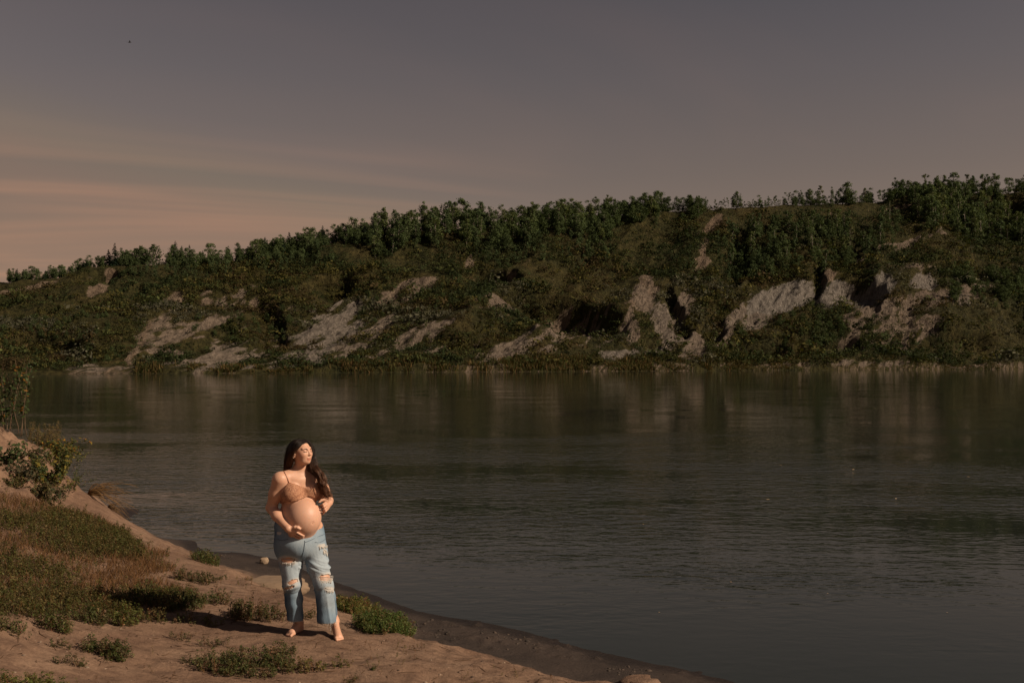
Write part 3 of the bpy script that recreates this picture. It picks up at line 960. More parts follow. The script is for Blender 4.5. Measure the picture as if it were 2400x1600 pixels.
V, Q = blade_quads(bp, tip, rs.uniform(0.10, 0.22, len(bu)), rs)
ct = np.array([(0.060, 0.056, 0.022), (0.095, 0.066, 0.030), (0.046, 0.056, 0.020)])[rs.integers(0, 3, len(bu))] * rs.uniform(0.7, 1.3, (len(bu), 1))
tag(link('shore_reeds', mesh_np('shore_reeds', V, quads=Q, mats=[m_leaf], attrs={'tint': np.repeat(ct, 6, 0)})), kind='stuff')
# ------------------------------------------------------------------ weeds, turf and bushes of the near bank
m_weed = foliage_mat('weed_leaves', 0.55, 0.30, 0.30)
m_dry = foliage_mat('dry_grass', 0.8, 0.20, 0.30)
rw = np.random.default_rng(41)


def ray_ground(u, v, n=400):
    """where the ray through photo pixel (u, v) meets the near bank"""
    Y = np.linspace(4.0, 24.0, n)
    X = (u - UC) / F_PX * Y
    Z = HC - (v - VH) / F_PX * Y
    g = bank_smooth(X, Y)
    hit = np.nonzero(Z <= np.maximum(g, 0))[0]
    k = hit[0] if len(hit) else n - 1
    if k > 0:
        a, b = Z[k - 1] - max(g[k - 1], 0), Z[k] - max(g[k], 0)
        t = a / (a - b + 1e-9)
        Yk = Y[k - 1] + (Y[k] - Y[k - 1]) * t
    else:
        Yk = Y[k]
    x, y = (u - UC) / F_PX * Yk, Yk
    return np.array((x, y, float(bank_z(np.array([x]), np.array([y]))[0])))


def to_px(p):
    return UC + F_PX * p[..., 0] / p[..., 1], VH + F_PX * (HC - p[..., 2]) / p[..., 1]


def sprig(r, h=0.11, n=20, leaf=0.019, lean=0.5):
    """one low weed stem with its leaves: leaf quads then stem quads"""
    a = r.uniform(0, 6.28)
    out = r.uniform(0.1, lean)
    t = np.linspace(0, 1, 6)
    st = np.stack((math.cos(a) * out * h * t ** 0.8 * 1.3, math.sin(a) * out * h * t ** 0.8 * 1.3, h * (t ** 0.9) * (1 - 0.25 * out)), -1)
    lt = r.uniform(0.15, 1.0, n)
    C = np.stack([np.interp(lt, t, st[:, k]) for k in range(3)], -1)
    d = r.normal(size=(n, 3)) * np.array((1, 1, 0.45))
    d /= np.linalg.norm(d, axis=1)[:, None]
    C = C + d * (leaf * 0.75)
    nrm = d * 0.45 + np.array((0, 0, 0.75)) + r.normal(size=(n, 3)) * 0.35
    V, Q = leaf_quads(C, nrm, leaf * r.uniform(0.7, 1.3, n), 0.55, r)
    sv, sq, _ = tubes([st], [np.linspace(0.0016, 0.0008, 6)], 3, False)
    tint = np.concatenate((np.repeat(r.uniform(0.7, 1.3, (n, 1)) * np.ones((1, 3)), 4, 0), np.tile(np.array((1.5, 0.9, 0.75)), (len(sv), 1))))
    return np.concatenate((V, sv)), np.concatenate((Q, sq + len(V))), tint


SPR = [sprig(rw, rw.uniform(0.8, 1.2) * 0.105) for _ in range(10)]
GREENS = np.array([(0.076, 0.086, 0.030), (0.098, 0.096, 0.038), (0.062, 0.076, 0.025), (0.118, 0.098, 0.046)])


def clump(label, u0, u1, v0, v1, h=0.11, dens=430, green=1.0, dry_=0.12, group=None, cat='weed', name='weed_clump', edge=0.5):
    """a patch of weeds that covers the picture box (u0..u1, v0..v1)"""
    vc_ = v1 - 2
    a = ray_ground((u0 + u1) / 2, vc_)
    ppm = F_PX / a[1]
    hh = min(h, 0.75 * (v1 - v0) / ppm)
    b = ray_ground((u0 + u1) / 2, min(v0 + hh * ppm * 0.9, v1 - 3))
    yc, ry = (a[1] + b[1]) / 2, max((b[1] - a[1]) / 2, 0.05)
    xc, rx = ((u0 + u1) / 2 - UC) / F_PX * yc, (u1 - u0) / 2 / F_PX * yc
    n = int(max(14, dens * math.pi * rx * ry * 2.1))
    th = rw.uniform(0, 6.28, n * 2)
    rad = np.sqrt(rw.random(n * 2)) * 1.08
    px, py = xc + rx * rad * np.cos(th), yc + ry * rad * np.sin(th)
    wob = fbm(px * 5.5, py * 5.5, 3, int(u0) + 7)
    ok = (rad + wob * edge * 1.1 < 1.08) & (wob > -0.42)
    px, py = px[ok][:n], py[ok][:n]
    if len(px) < 5:
        px, py = xc + rx * 0.6 * rw.uniform(-1, 1, 8), yc + ry * 0.6 * rw.uniform(-1, 1, 8)
    org = np.array((xc, yc, float(bank_z(np.array([xc]), np.array([yc]))[0])))
    loc = np.stack((px, py, bank_z(px, py) - 0.004), -1) - org
    k = len(px)
    dn = np.hypot((px - xc) / rx, (py - yc) / ry)
    sc = hh / 0.105 * rw.uniform(0.6, 1.15, k) * (1.1 - 0.35 * np.clip(dn, 0, 1))
    tint = GREENS[rw.integers(0, 4, k)] * rw.uniform(0.75, 1.2, (k, 1)) * np.array((1.0, green, 1.0))
    isd = rw.random(k) < dry_
    tint[isd] = np.array((0.17, 0.105, 0.06)) * rw.uniform(0.7, 1.2, (isd.sum(), 1))
    VV, QQ, TT = [], [], []
    base = 0
    wh = rw.integers(0, len(SPR), k)
    for j, (V, Q, t) in enumerate(SPR):
        m_ = wh == j
        if not m_.any():
            continue
        V2, Q2, C2 = scatter_mesh(V, Q, loc[m_], rw.uniform(0, 6.28, m_.sum()), np.stack((sc[m_] ** 0.5 * 1.05, sc[m_] ** 0.5 * 1.05, sc[m_]), -1), tint[m_], t)
        VV.append(V2)
        QQ.append(Q2 + base)
        TT.append(C2)
        base += len(V2)
    o = link(name, mesh_np(name, np.concatenate(VV), quads=np.concatenate(QQ), mats=[m_weed], attrs={'tint': np.concatenate(TT)}), None, org)
    return tag(o, label, cat, group)


WEEDS = 'low weed clumps on the bare bank'
clump('dense green weed patch cut off by the bottom left corner', -30, 195, 1562, 1640, .11, 520, 1.15, .05, WEEDS)
clump('small sprawling weed clump on bare soil above the three lobed one', 98, 168, 1488, 1518, .10, 430, 1.0, .15, WEEDS)
clump('dark bushy weed clump on bare soil near the bottom left corner patch', 205, 312, 1484, 1552, .13, 620, 1.05, .06, WEEDS)
clump('small loose weed tuft touching the lower left of the dark bushy clump', 130, 182, 1522, 1558, .09, 430, 1.0, .1, WEEDS)
clump('small weed tuft squeezed under the dark bushy clump on bare soil', 172, 202, 1540, 1560, .07, 430, 1.0, .1, WEEDS)
clump('little weed tuft alone between the person shadow and the long low weed row', 399, 452, 1466, 1501, .11, 430, .95, .15, WEEDS)
clump('long low thin weed row just above the largest foreground patch', 450, 548, 1484, 1516, .09, 350, .95, .25, WEEDS)
clump('largest spreading weed patch in the foreground at the bottom of the bank', 470, 690, 1500, 1592, .13, 520, 1.0, .12, WEEDS)
clump('small weed lobe at the left tip of the largest foreground patch', 425, 472, 1530, 1556, .09, 430, 1.0, .12, WEEDS)
clump('weed patch right behind the largest one, below the bare feet', 612, 700, 1494, 1536, .10, 480, 1.05, .1, WEEDS)
clump('right hand lobe of weeds trailing from the largest foreground patch', 676, 760, 1532, 1584, .10, 460, 1.0, .12, WEEDS)
clump('small lone weed tuft right of the largest foreground patch', 774, 825, 1540, 1574, .10, 480, 1.05, .15, WEEDS)
clump('tiny green weed sprig on bare soil, farthest right of the tufts', 864, 886, 1564, 1579, .05, 500, 1.1, .1, WEEDS)
clump('tiny dark weed sprig at the bottom edge under the lone tuft', 812, 842, 1580, 1599, .05, 400, .9, .3, WEEDS)
clump('brightest green spreading bush on the bank edge right of the person', 842, 964, 1426, 1488, .17, 760, 1.28, .05, None)
clump('yellowish loose weeds at the left end of the bright green bush beside the person', 790, 885, 1392, 1452, .16, 560, 1.12, .16, WEEDS)
clump('green weed tuft on the bank edge above the dark wet beach', 456, 506, 1290, 1329, .16, 480, 1.12, .08, WEEDS)
clump('sparse weeds along the bank rim below the green beach tuft', 449, 503, 1336, 1377, .12, 420, .95, .2, WEEDS)
clump('small weed tuft on the soil left of the pale flat slab', 514, 535, 1344, 1364, .10, 420, .95, .2, WEEDS)
clump('weeds at the end of the turf beside the rim weeds', 405, 450, 1330, 1370, .12, 420, .95, .25, WEEDS)
clump('low weed tuft at the left tip of the pale flat slab', 571, 594, 1352, 1367, .07, 400, .9, .2, WEEDS)
clump('tall airy weed bush just behind the long shadow near the person', 534, 622, 1392, 1460, .17, 430, .95, .25, WEEDS)
clump('weeds touching the far side of the jeans leg in shade', 617, 676, 1414, 1461, .15, 430, .95, .25, WEEDS)
clump('low weeds between the two jeans legs', 711, 733, 1418, 1452, .12, 420, 1.0, .2, WEEDS)
clump('weeds behind the middle of the long shadow', 480, 536, 1380, 1425, .14, 430, 1.0, .2, WEEDS)
clump('weeds along the near edge of the long shadow', 461, 520, 1434, 1470, .11, 430, 1.0, .15, WEEDS)
clump('tall dark green weed clump at the front edge of the turf near the shadow', 270, 327, 1412, 1478, .16, 620, 1.08, .05, WEEDS)
clump('green weed mound at the front edge of the turf, second from the left', 86, 174, 1424, 1488, .16, 520, 1.05, .08, WEEDS)
clump('green weed mound at the front edge of the turf against the left frame', -30, 76, 1440, 1490, .15, 520, 1.08, .08, WEEDS)
clump('weed mound in the front edge of the turf between two taller clumps', 176, 264, 1420, 1476, .14, 500, 1.0, .1, WEEDS)
clump('weed clump standing in the head of the person shadow', 300, 392, 1362, 1425, .15, 460, 1.05, .08, WEEDS)
clump('weed clump standing in the middle of the person shadow', 392, 480, 1376, 1442, .14, 460, 1.05, .08, WEEDS)
clump('yellow green weeds in front of the shadow, right of the tall turf clump', 326, 400, 1424, 1470, .12, 440, .95, .25, WEEDS)
clump('pale weeds on the near side of the shadow where it narrows', 400, 464, 1430, 1468, .11, 440, .95, .25, WEEDS)

# the turf on the rise at the left: dry blades with green weeds among them
TURF = np.array([(-400, 1150), (0, 1158), (112, 1184), (207, 1207), (258, 1228), (292, 1250), (318, 1272), (402, 1303), (404, 1330), (357, 1345), (318, 1352), (430, 1385), (500, 1420), (440, 1448), (320, 1440), (260, 1462), (178, 1456), (75, 1456), (0, 1450), (-400, 1470)], float)


def in_poly(u, v, poly):
    c = np.zeros(len(u), bool)
    j = len(poly) - 1
    for i in range(len(poly)):
        a, b = poly[i], poly[j]
        k = ((a[1] > v) != (b[1] > v)) & (u < (b[0] - a[0]) * (v - a[1]) / (b[1] - a[1] + 1e-9) + a[0])
        c ^= k
        j = i
    return c


def turf_pts(n):
    x, y = rw.uniform(-9.6, -3.0, n), rw.uniform(7.0, 13.6, n)
    z = bank_smooth(x, y)
    u, v = to_px(np.stack((x, y, z), -1))
    w = fbm(x * 1.6, y * 1.6, 3, 88)
    ok = in_poly(u + 26 * w, v + 12 * w, TURF)
    x, y = x[ok], y[ok]
    return np.stack((x, y, bank_z(x, y) - 0.004), -1)


tp = turf_pts(26000)
gcol = fbm(tp[:, 0] * 1.3, tp[:, 1] * 0.9, 3, 95) + rw.normal(size=len(tp)) * 0.16
sel = gcol > 0.09 - 0.25 * sstep(9.3, 8.0, tp[:, 1]) - 0.12 * sstep(-5.2, -4.2, tp[:, 0])
lp = tp[sel]
k = len(lp)
tint = GREENS[rw.integers(0, 4, k)] * rw.uniform(0.75, 1.25, (k, 1)) * np.array((1.12, 1.0, 0.9))
VV, QQ, TT = [], [], []
base = 0
wh = rw.integers(0, len(SPR), k)
for j, (V, Q, t) in enumerate(SPR):
    m_ = wh == j
    s_ = rw.uniform(0.7, 1.3, m_.sum())
    V2, Q2, C2 = scatter_mesh(V, Q, lp[m_], rw.uniform(0, 6.28, m_.sum()), s_, tint[m_], t)
    VV.append(V2)
    QQ.append(Q2 + base)
    TT.append(C2)
    base += len(V2)
tag(link('turf_weeds', mesh_np('turf_weeds', np.concatenate(VV), quads=np.concatenate(QQ), mats=[m_weed], attrs={'tint': np.concatenate(TT)})), kind='stuff')
bp = turf_pts(110000)
dens = fbm(bp[:, 0] * 2.1, bp[:, 1] * 1.7, 3, 97)
bp = bp[dens + rw.normal(size=len(bp)) * 0.3 > -0.35]
h = rw.uniform(0.03, 0.10, len(bp))
tip = bp + np.stack((rw.normal(size=len(bp)) * 0.035, rw.normal(size=len(bp)) * 0.035, h), -1)
V, Q = blade_quads(bp, tip, rw.uniform(0.003, 0.006, len(bp)), rw)
gm = fbm(bp[:, 0] * 1.3, bp[:, 1] * 0.9, 3, 95) + rw.normal(size=len(bp)) * 0.22
ct = np.where((gm > 0.05)[:, None], np.array((0.074, 0.064, 0.026)), np.array((0.165, 0.088, 0.040))) * rw.uniform(0.6, 1.2, (len(bp), 1))
tag(link('dry_grass', mesh_np('dry_grass', V, quads=Q, mats=[m_dry], attrs={'tint': np.repeat(ct, 6, 0)})), kind='stuff')

# stray sprigs and dead stems where the turf thins into bare soil
def bank_pts(n, xr, yr):
    x, y = rw.uniform(*xr, n), rw.uniform(*yr, n)
    z = bank_smooth(x, y)
    ok = z > 0.40
    return x[ok], y[ok]


x, y = bank_pts(2600, (-5.6, 0.6), (6.2, 12.2))
f = fbm(x * 1.1, y * 1.1, 3, 140) + rw.normal(size=len(x)) * 0.14 - 0.06 * (x + 2.5)
ok = f > 0.17
x, y = x[ok], y[ok]
k = len(x)
lp = np.stack((x, y, bank_z(x, y) - 0.004), -1)
tint = np.where(rw.random((k, 1)) < 0.4, np.array((0.12, 0.075, 0.042)), GREENS[rw.integers(0, 4, k)]) * rw.uniform(0.7, 1.2, (k, 1))
VV, QQ, TT = [], [], []
base = 0
wh = rw.integers(0, len(SPR), k)
for j, (V, Q, t) in enumerate(SPR):
    m_ = wh == j
    V2, Q2, C2 = scatter_mesh(V, Q, lp[m_], rw.uniform(0, 6.28, m_.sum()), rw.uniform(0.25, 0.6, m_.sum()), tint[m_], t)
    VV.append(V2)
    QQ.append(Q2 + base)
    TT.append(C2)
    base += len(V2)
tag(link('stray_weeds', mesh_np('stray_weeds', np.concatenate(VV), quads=np.concatenate(QQ), mats=[m_weed], attrs={'tint': np.concatenate(TT)})), kind='stuff')
x, y = bank_pts(1100, (-5.4, 0.9), (6.2, 11))
paths = []
for a_, b_ in zip(x, y):
    th = rw.uniform(0, 3.14)
    L_ = rw.gamma(2.0, 0.016)
    d_ = np.array((math.cos(th), math.sin(th))) * L_
    pts = np.array([(a_ - d_[0], b_ - d_[1]), (a_ + rw.normal() * 0.01, b_ + rw.normal() * 0.01), (a_ + d_[0], b_ + d_[1])])
    paths.append(np.column_stack((pts, bank_z(pts[:, 0], pts[:, 1]) + 0.003)))
tv, tq, tt = tubes(paths, [np.array((.0012, .0020, .0010)) * rw.uniform(.7, 1.6) for _ in paths], 3)
tag(link('dead_stems', mesh_np('dead_stems', tv, quads=tq, tris=tt, mats=[m_dry], attrs={'tint': np.tile(np.array((0.085, 0.055, 0.036)), (len(tv), 1))})), kind='stuff')

# sparse dead bits, clods and pebbles on the bare soil and the wet sand
def pebble_template(r):
    V = np.array([(1, 0, 0), (0, 1, 0), (-1, 0, 0), (0, -1, 0), (0, 0, 1), (0.6, 0.6, .5), (-.6, .6, .45), (-.6, -.6, .5), (.6, -.6, .45)], float) * r.uniform(0.75, 1.25, (9, 3))
    T = np.array([(0, 5, 4), (0, 1, 5), (1, 6, 5), (1, 2, 6), (2, 7, 6), (2, 3, 7), (3, 8, 7), (3, 0, 8), (5, 6, 4), (6, 7, 4), (7, 8, 4), (8, 0, 4)])
    return V, T


PEB = [pebble_template(rw) for _ in range(5)]
m_clod, nt, bs = new_mat('clod_soil')
a = attr(nt, 'tint')
nt.links.new(mixc(nt, 1.0, a.outputs['Color'], (0.7, 0.7, 0.7), 'MULTIPLY'), bs.inputs['Base Color'])
bs.inputs['Roughness'].default_value = 0.95


def scatter_clods(name, n, xr, yr, zr, size, tints, seedk, thr):
    x, y = rw.uniform(*xr, n), rw.uniform(*yr, n)
    z = bank_smooth(x, y)
    f = fbm(x * 1.9, y * 1.9, 3, seedk)
    ok = (z > zr[0]) & (z < zr[1]) & (f + rw.normal(size=n) * 0.12 > thr)
    x, y = x[ok], y[ok]
    k = len(x)
    loc = np.stack((x, y, bank_z(x, y) - 0.002), -1)
    s_ = size * rw.gamma(2.0, 0.4, k)
    col = tints[rw.integers(0, len(tints), k)] * rw.uniform(0.7, 1.25, (k, 1))
    VV, TT, CC = [], [], []
    base = 0
    for j, (V, T) in enumerate(PEB):
        m_ = np.arange(k) % len(PEB) == j
        V2, T2, C2 = scatter_mesh(V, T, loc[m_], rw.uniform(0, 6.28, m_.sum()), np.stack((s_[m_] * 1.2, s_[m_], s_[m_] * 0.7), -1), col[m_])
        VV.append(V2)
        TT.append(T2 + base)
        CC.append(C2)
        base += len(V2)
    tag(link(name, mesh_np(name, np.concatenate(VV), tris=np.concatenate(TT), mats=[m_clod], attrs={'tint': np.concatenate(CC)})), kind='stuff')


scatter_clods('beach_clods', 16000, (-5.5, 2.4), (7.2, 15), (0.045, 0.17), 0.0115, np.array([(0.06, 0.044, 0.034), (0.085, 0.06, 0.045)]), 610, 0.24)
scatter_clods('soil_crumbs', 5200, (-5.2, 1.2), (6.2, 10.5), (0.36, 1.2), 0.006, np.array([(0.20, 0.125, 0.085), (0.09, 0.058, 0.04), (0.33, 0.24, 0.17)]), 620, 0.05)


# ---- stones
def rock_mesh(name, rx, ry, rz, seed, mat, sub=4, rough=0.12, facet=0.0):
    import bmesh
    bm = bmesh.new()
    bmesh.ops.create_icosphere(bm, subdivisions=sub, radius=1.0)
    v = np.array([x.co[:] for x in bm.verts])
    d = 1 + rough * fbm(v[:, 0] * 1.6 + seed, v[:, 1] * 1.6 + v[:, 2] * 1.3, 4, seed) * 2
    d = np.minimum(d, 0.80 + facet * fbm(v[:, 0] * .9, v[:, 2] * .9 + v[:, 1], 2, seed + 3) + 0.22)
    v = v * d[:, None]
    v[:, 2] = np.clip(v[:, 2], -0.55, 0.72 + 0.05 * fbm(v[:, 0] * 2, v[:, 1] * 2, 2, seed + 9))
    for x, c in zip(bm.verts, v * np.array((rx, ry, rz))):
        x.co = c
    me = bpy.data.meshes.new(name)
    bm.to_mesh(me)
    bm.free()
    for p in me.polygons:
        p.use_smooth = True
    me.materials.append(mat)
    if mat is m_bank:
        a_ = me.attributes.new('dry', 'FLOAT', 'POINT')
        a_.data.foreach_set('value', np.full(len(me.vertices), 0.85, np.float32))
    return me


def stone_mat(name, c0, c1, sc=30):
    m, nt, bs = new_mat(name)
    t_ = nt.nodes.new('ShaderNodeTexCoord')
    n = noise(nt, t_.outputs['Object'], sc, 5, 0.65)
    nt.links.new(ramp(nt, [(0.3, c0), (0.68, c1)], n.outputs[0]).outputs[0], bs.inputs['Base Color'])
    bs.inputs['Roughness'].default_value = 0.9
    bump(nt, bs, n.outputs[0], 0.6, 0.012)
    return m


m_stone = stone_mat('pale_stone', (0.17, 0.115, 0.072), (0.33, 0.245, 0.165), 22)
m_slab = stone_mat('sand_slab', (0.175, 0.118, 0.076), (0.235, 0.165, 0.108), 9)
p = ray_ground(619, 1320)
tag(link('stone', rock_mesh('stone', 0.066, 0.05, 0.066, 8, m_stone, 4, 0.34, 0.25), None, p + np.array((0, 0, 0.033)), 0.5), 'small pale tan stone lying alone on the dark wet beach behind the person', 'stone')
p = ray_ground(640, 1378)
tag(link('flat_rock', rock_mesh('flat_rock', 0.40, 0.30, 0.14, 12, m_slab, 5, 0.11, 0.05), None, p + np.array((0.0, 0.10, 0.0)), -0.12), 'smooth flat tan slab half hidden behind the jeans leg', 'rock')
p = G(1497, 1600, .13)
tag(link('soil_lump', rock_mesh('soil_lump', 0.19, 0.15, 0.075, 31, m_bank, 4, 0.2, 0.08), None, p + np.array((0, -0.02, -0.005)), 0.3), 'low tan lump of earth on the dark beach at the bottom edge', 'earth lump')

# ---- bushes of the left bank
m_stem = bark_mat('bush_stem', (0.07, 0.045, 0.028), (0.16, 0.10, 0.055), 40)


def bush(name, label, cat, base, stems, leaf, tints, nleaf, stem_r=0.004, aspect=0.6, group=None, hang=0.0, along=(0.25, 1.0)):
    """stems: list of polylines relative to base; leaves sit along them"""
    o = bpy.data.objects.new(name, None)
    COL.objects.link(o)
    o.location = base
    o.empty_display_size = 0.1
    tag(o, label, cat, group)
    fine, C, Nn = [], [], []
    nleaf = int(nleaf * 1.9)
    for s_ in stems:
        s_ = np.asarray(s_, float)
        t = np.linspace(0, 1, len(s_))
        tt = np.linspace(0, 1, 9)
        f = np.stack([np.interp(tt, t, s_[:, k]) for k in range(3)], -1)
        f[1:-1] = (f[:-2] + 2 * f[1:-1] + f[2:]) / 4 + rw.normal(size=(7, 3)) * 0.006
        fine.append(f)
        lt = rw.uniform(*along, nleaf)
        c = np.stack([np.interp(lt, tt, f[:, k]) for k in range(3)], -1)
        d = rw.normal(size=(nleaf, 3))
        d /= np.linalg.norm(d, axis=1)[:, None]
        C.append(c + d * leaf * rw.uniform(0.4, 1.3, (nleaf, 1)) - np.array((0, 0, hang * leaf)))
        Nn.append(d * 0.5 + rw.normal(size=(nleaf, 3)) * 0.5 + np.array((0.2, -0.2, 0.5)))
    C, Nn = np.concatenate(C), np.concatenate(Nn)
    V, Q = leaf_quads(C, Nn, leaf * rw.uniform(0.55, 1.35, len(C)), aspect, rw)
    tints = np.array(tints)
    tc_ = tints[rw.integers(0, len(tints), len(C))] * rw.uniform(0.65, 1.2, (len(C), 1))
    link('leaves', mesh_np('leaves', V, quads=Q, mats=[m_weed], attrs={'tint': np.repeat(tc_, 4, 0)}), o)
    sv, sq, st = tubes(fine, [np.linspace(stem_r, stem_r * 0.35, 9)] * len(fine), 4)
    link('stems', mesh_np('stems', sv, quads=sq, tris=st, mats=[m_stem], smooth=True), o)
    return o


def fan(n, h, spread, bend=(0, 0, 0), root=0.1):
    out = []
    for i in range(n):
        a = rw.uniform(0, 6.28)
        r0 = rw.uniform(0, root)
        s_ = spread * rw.uniform(0.15, 1.0)
        hh = h * rw.uniform(0.55, 1.0)
        b0 = np.array((math.cos(a) * r0, math.sin(a) * r0, -0.02))
        e = np.array((math.cos(a) * s_, math.sin(a) * s_, hh)) + np.array(bend) * rw.uniform(0.5, 1.0)
        m1 = b0 * 0.6 + e * 0.4 + np.array((0, 0, hh * 0.15))
        out.append([b0, m1, e])
    return out


GR = [(0.055, 0.078, 0.028), (0.075, 0.090, 0.030), (0.040, 0.060, 0.022)]
YG = GR + [(0.20, 0.15, 0.03), (0.14, 0.13, 0.035)]
ORG = GR + GR + GR + GR + [(0.32, 0.14, 0.03)]
def bz(x, y):
    return float(bank_z(np.array([x]), np.array([y]))[0])


b = P(14, 1012, 14.3); b[2] = bz(b[0], b[1])
bush('leafy_bush', 'tall leafy bush with orange autumn leaves rising along the left frame edge', 'bush', b, fan(18, 1.3, 0.62, (-0.05, 0, 0), 0.35), 0.062, ORG, 24, 0.006)
b = P(-70, 1040, 14.0); b[2] = bz(b[0], b[1])
bush('leafy_bush', 'green bush behind the orange leaved one, mostly outside the left frame edge', 'bush', b, fan(20, 1.1, 0.45, (0, 0, 0), 0.25), 0.06, GR, 32, 0.007)
b = P(96, 1052, 14.8); b[2] = bz(b[0], b[1])
bush('feathery_weed', 'tall feathery yellow green weed on the top of the earth mound', 'weed', b, fan(60, 0.64, 0.30, (0.05, 0, 0), 0.30), 0.022, [(0.12, 0.095, 0.035), (0.10, 0.09, 0.03), (0.15, 0.10, 0.035)], 46, 0.003, 0.4)
b = P(122, 1062, 14.7); b[2] = bz(b[0], b[1])
bush('drooping_shrub', 'shrub with orange tipped branches leaning from the mound over the water', 'shrub', b, fan(30, 0.42, 0.38, (0.22, 0.05, -0.12), 0.2) + [[(0, 0, 0), (0.22, 0, 0.30), (0.44, 0, 0.33), (0.56, 0, 0.26)], [(0, 0, 0), (0.18, 0, 0.2), (0.36, 0, 0.2)]], 0.042, YG + [(0.45, 0.18, 0.03)], 30, 0.004, 0.5)
b = P(112, 1112, 14.4); b[2] = bz(b[0], b[1]) - 0.05
bush('leafy_weed', 'dark green weeds hanging down the water side of the earth mound', 'weed', b + np.array((0.08, 0.1, 0)), fan(14, 0.35, 0.32, (0.30, 0, -0.25), 0.25), 0.03, GR, 26, 0.003, 0.5)
b = P(102, 1140, 13.6); b[2] = bz(b[0], b[1])
bush('leafy_shrub', 'yellow green leafy shrub at the foot of the earth mound', 'shrub', b, fan(28, 0.40, 0.34, (0.06, 0, 0), 0.28), 0.050, YG, 26, 0.004, 0.62)
b = P(40, 1106, 13.4); b[2] = bz(b[0], b[1])
bush('trailing_plant', 'dark large leaved plant trailing down the left face of the mound', 'plant', b, fan(12, 0.22, 0.42, (0.12, 0, -0.08), 0.2), 0.052, [(0.045, 0.06, 0.030), (0.08, 0.078, 0.036), (0.12, 0.088, 0.055)], 9, 0.004, 0.65)
b = P(4, 1080, 13.4); b[2] = bz(b[0], b[1])
bush('trailing_plant', 'dark leafy plant on the mound at the left frame edge', 'plant', b, fan(12, 0.30, 0.30, (0, 0, 0), 0.2), 0.055, GR, 18, 0.004, 0.65)
b = P(60, 1138, 13.2); b[2] = bz(b[0], b[1])
bush('trailing_plant', 'curled dark leaves lying where the mound meets the path', 'plant', b, fan(10, 0.16, 0.26, (0.06, -0.05, 0), 0.2), 0.055, [(0.035, 0.045, 0.028), (0.08, 0.07, 0.045)], 14, 0.003, 0.6)
b = P(140, 1155, 13.7); b[2] = bz(b[0], b[1])
bush('leafy_weed', 'low weeds along the bank rim right of the yellow green shrub', 'weed', b, fan(16, 0.2, 0.30, (0.15, 0, 0), 0.25), 0.03, YG + [(0.16, 0.10, 0.05)], 18, 0.003, 0.55)
b = P(165, 1110, 14.9); b[2] = bz(b[0], b[1]) - .1
bush('feathery_weed', 'wispy green branch reaching out over the water below the mound', 'weed', b, [[(0, 0, 0), (.12, 0, .22), (.30, 0, .30)], [(0, 0, 0), (.1, 0, .3), (.14, 0, .42)], [(0, 0, 0), (.2, 0, .12), (.42, 0, .2)]] + fan(8, 0.35, 0.22, (0.08, 0, 0), 0.15), 0.022, GR, 30, 0.003, 0.45)

b = P(138, 1092, 14.4); b[2] = bz(b[0], b[1])
bush('leafy_shrub', 'loose yellow green shrub spreading over the water edge of the mound', 'shrub', b, fan(22, 0.42, 0.36, (0.12, 0, -0.02), 0.3), 0.036, [(0.12, 0.115, 0.035), (0.16, 0.125, 0.035), (0.085, 0.10, 0.032)], 20, 0.003, 0.5)
for u_, v_, lab in ((25, 1122, 'dark leafy weed growing in a crack low on the front of the mound'), (88, 1160, 'leafy weed on the path edge left of the yellow green shrub'), (118, 1172, 'short green weed on the path side under the yellow green shrub'), (72, 1085, 'small weed halfway up the front face of the earth mound')):
    b = ray_ground(u_, v_)
    bush('leafy_weed', lab, 'weed', b, fan(16, 0.20, 0.22, (0.05, 0, 0), 0.2), 0.04, [(0.045, 0.06, 0.028), (0.075, 0.072, 0.03), (0.10, 0.08, 0.045)], 14, 0.003, 0.6)

# dry drooping grass at the bank rim
def grass_tuft(label, base, blades, col, wid=0.005):
    o = bpy.data.objects.new('grass_tuft', None)
    COL.objects.link(o)
    o.location = base
    o.empty_display_size = 0.1
    tag(o, label, 'grass tuft')
    paths = []
    for e, up in blades:
        e = np.asarray(e, float)
        t = np.linspace(0, 1, 8)[:, None]
        paths.append(e[None] * t + np.array((0, 0, 1.0)) * up * 4 * t * (1 - t) * 0.9 + rw.normal(size=3)[None] * 0.01 * t)
    v, q_, t_ = tubes(paths, [np.linspace(wid, wid * 0.25, 8)] * len(paths), 3)
    link('blades', mesh_np('blades', v, quads=q_, tris=t_, mats=[m_dry], attrs={'tint': np.tile(np.array(col), (len(v), 1))}), o)


b = ray_ground(205, 1160); b[2] = bz(b[0], b[1])
bl = [((rw.uniform(0.15, 0.7), rw.uniform(-0.1, 0.2), rw.uniform(-0.35, 0.1)), rw.uniform(0.02, 0.14)) for _ in range(60)]
grass_tuft('dry straw coloured grass tuft drooping over the bank rim above the water', b, bl + [((0.36, -.1, -.13), .15), ((0.33, -.12, -.12), .13), ((.52, 0, .18), .06), ((.6, 0, .2), .07)], (0.27, 0.155, 0.07))
b = ray_ground(252, 1192); b[2] = bz(b[0], b[1])
bl = [((rw.uniform(0.05, 0.35), rw.uniform(-0.1, 0.2), rw.uniform(-0.25, 0.06)), rw.uniform(0.02, 0.10)) for _ in range(60)]
grass_tuft('lower brown grass tuft hanging from the bank rim toward the beach', b, bl, (0.16, 0.10, 0.05), 0.003)
# ------------------------------------------------------------------ the person
Y0 = 8.38


def Q_(u, v, dy=0.0):
    return P(u, v, Y0 + dy)


def unit(a):
    a = np.asarray(a, float)
    return a / np.linalg.norm(a)


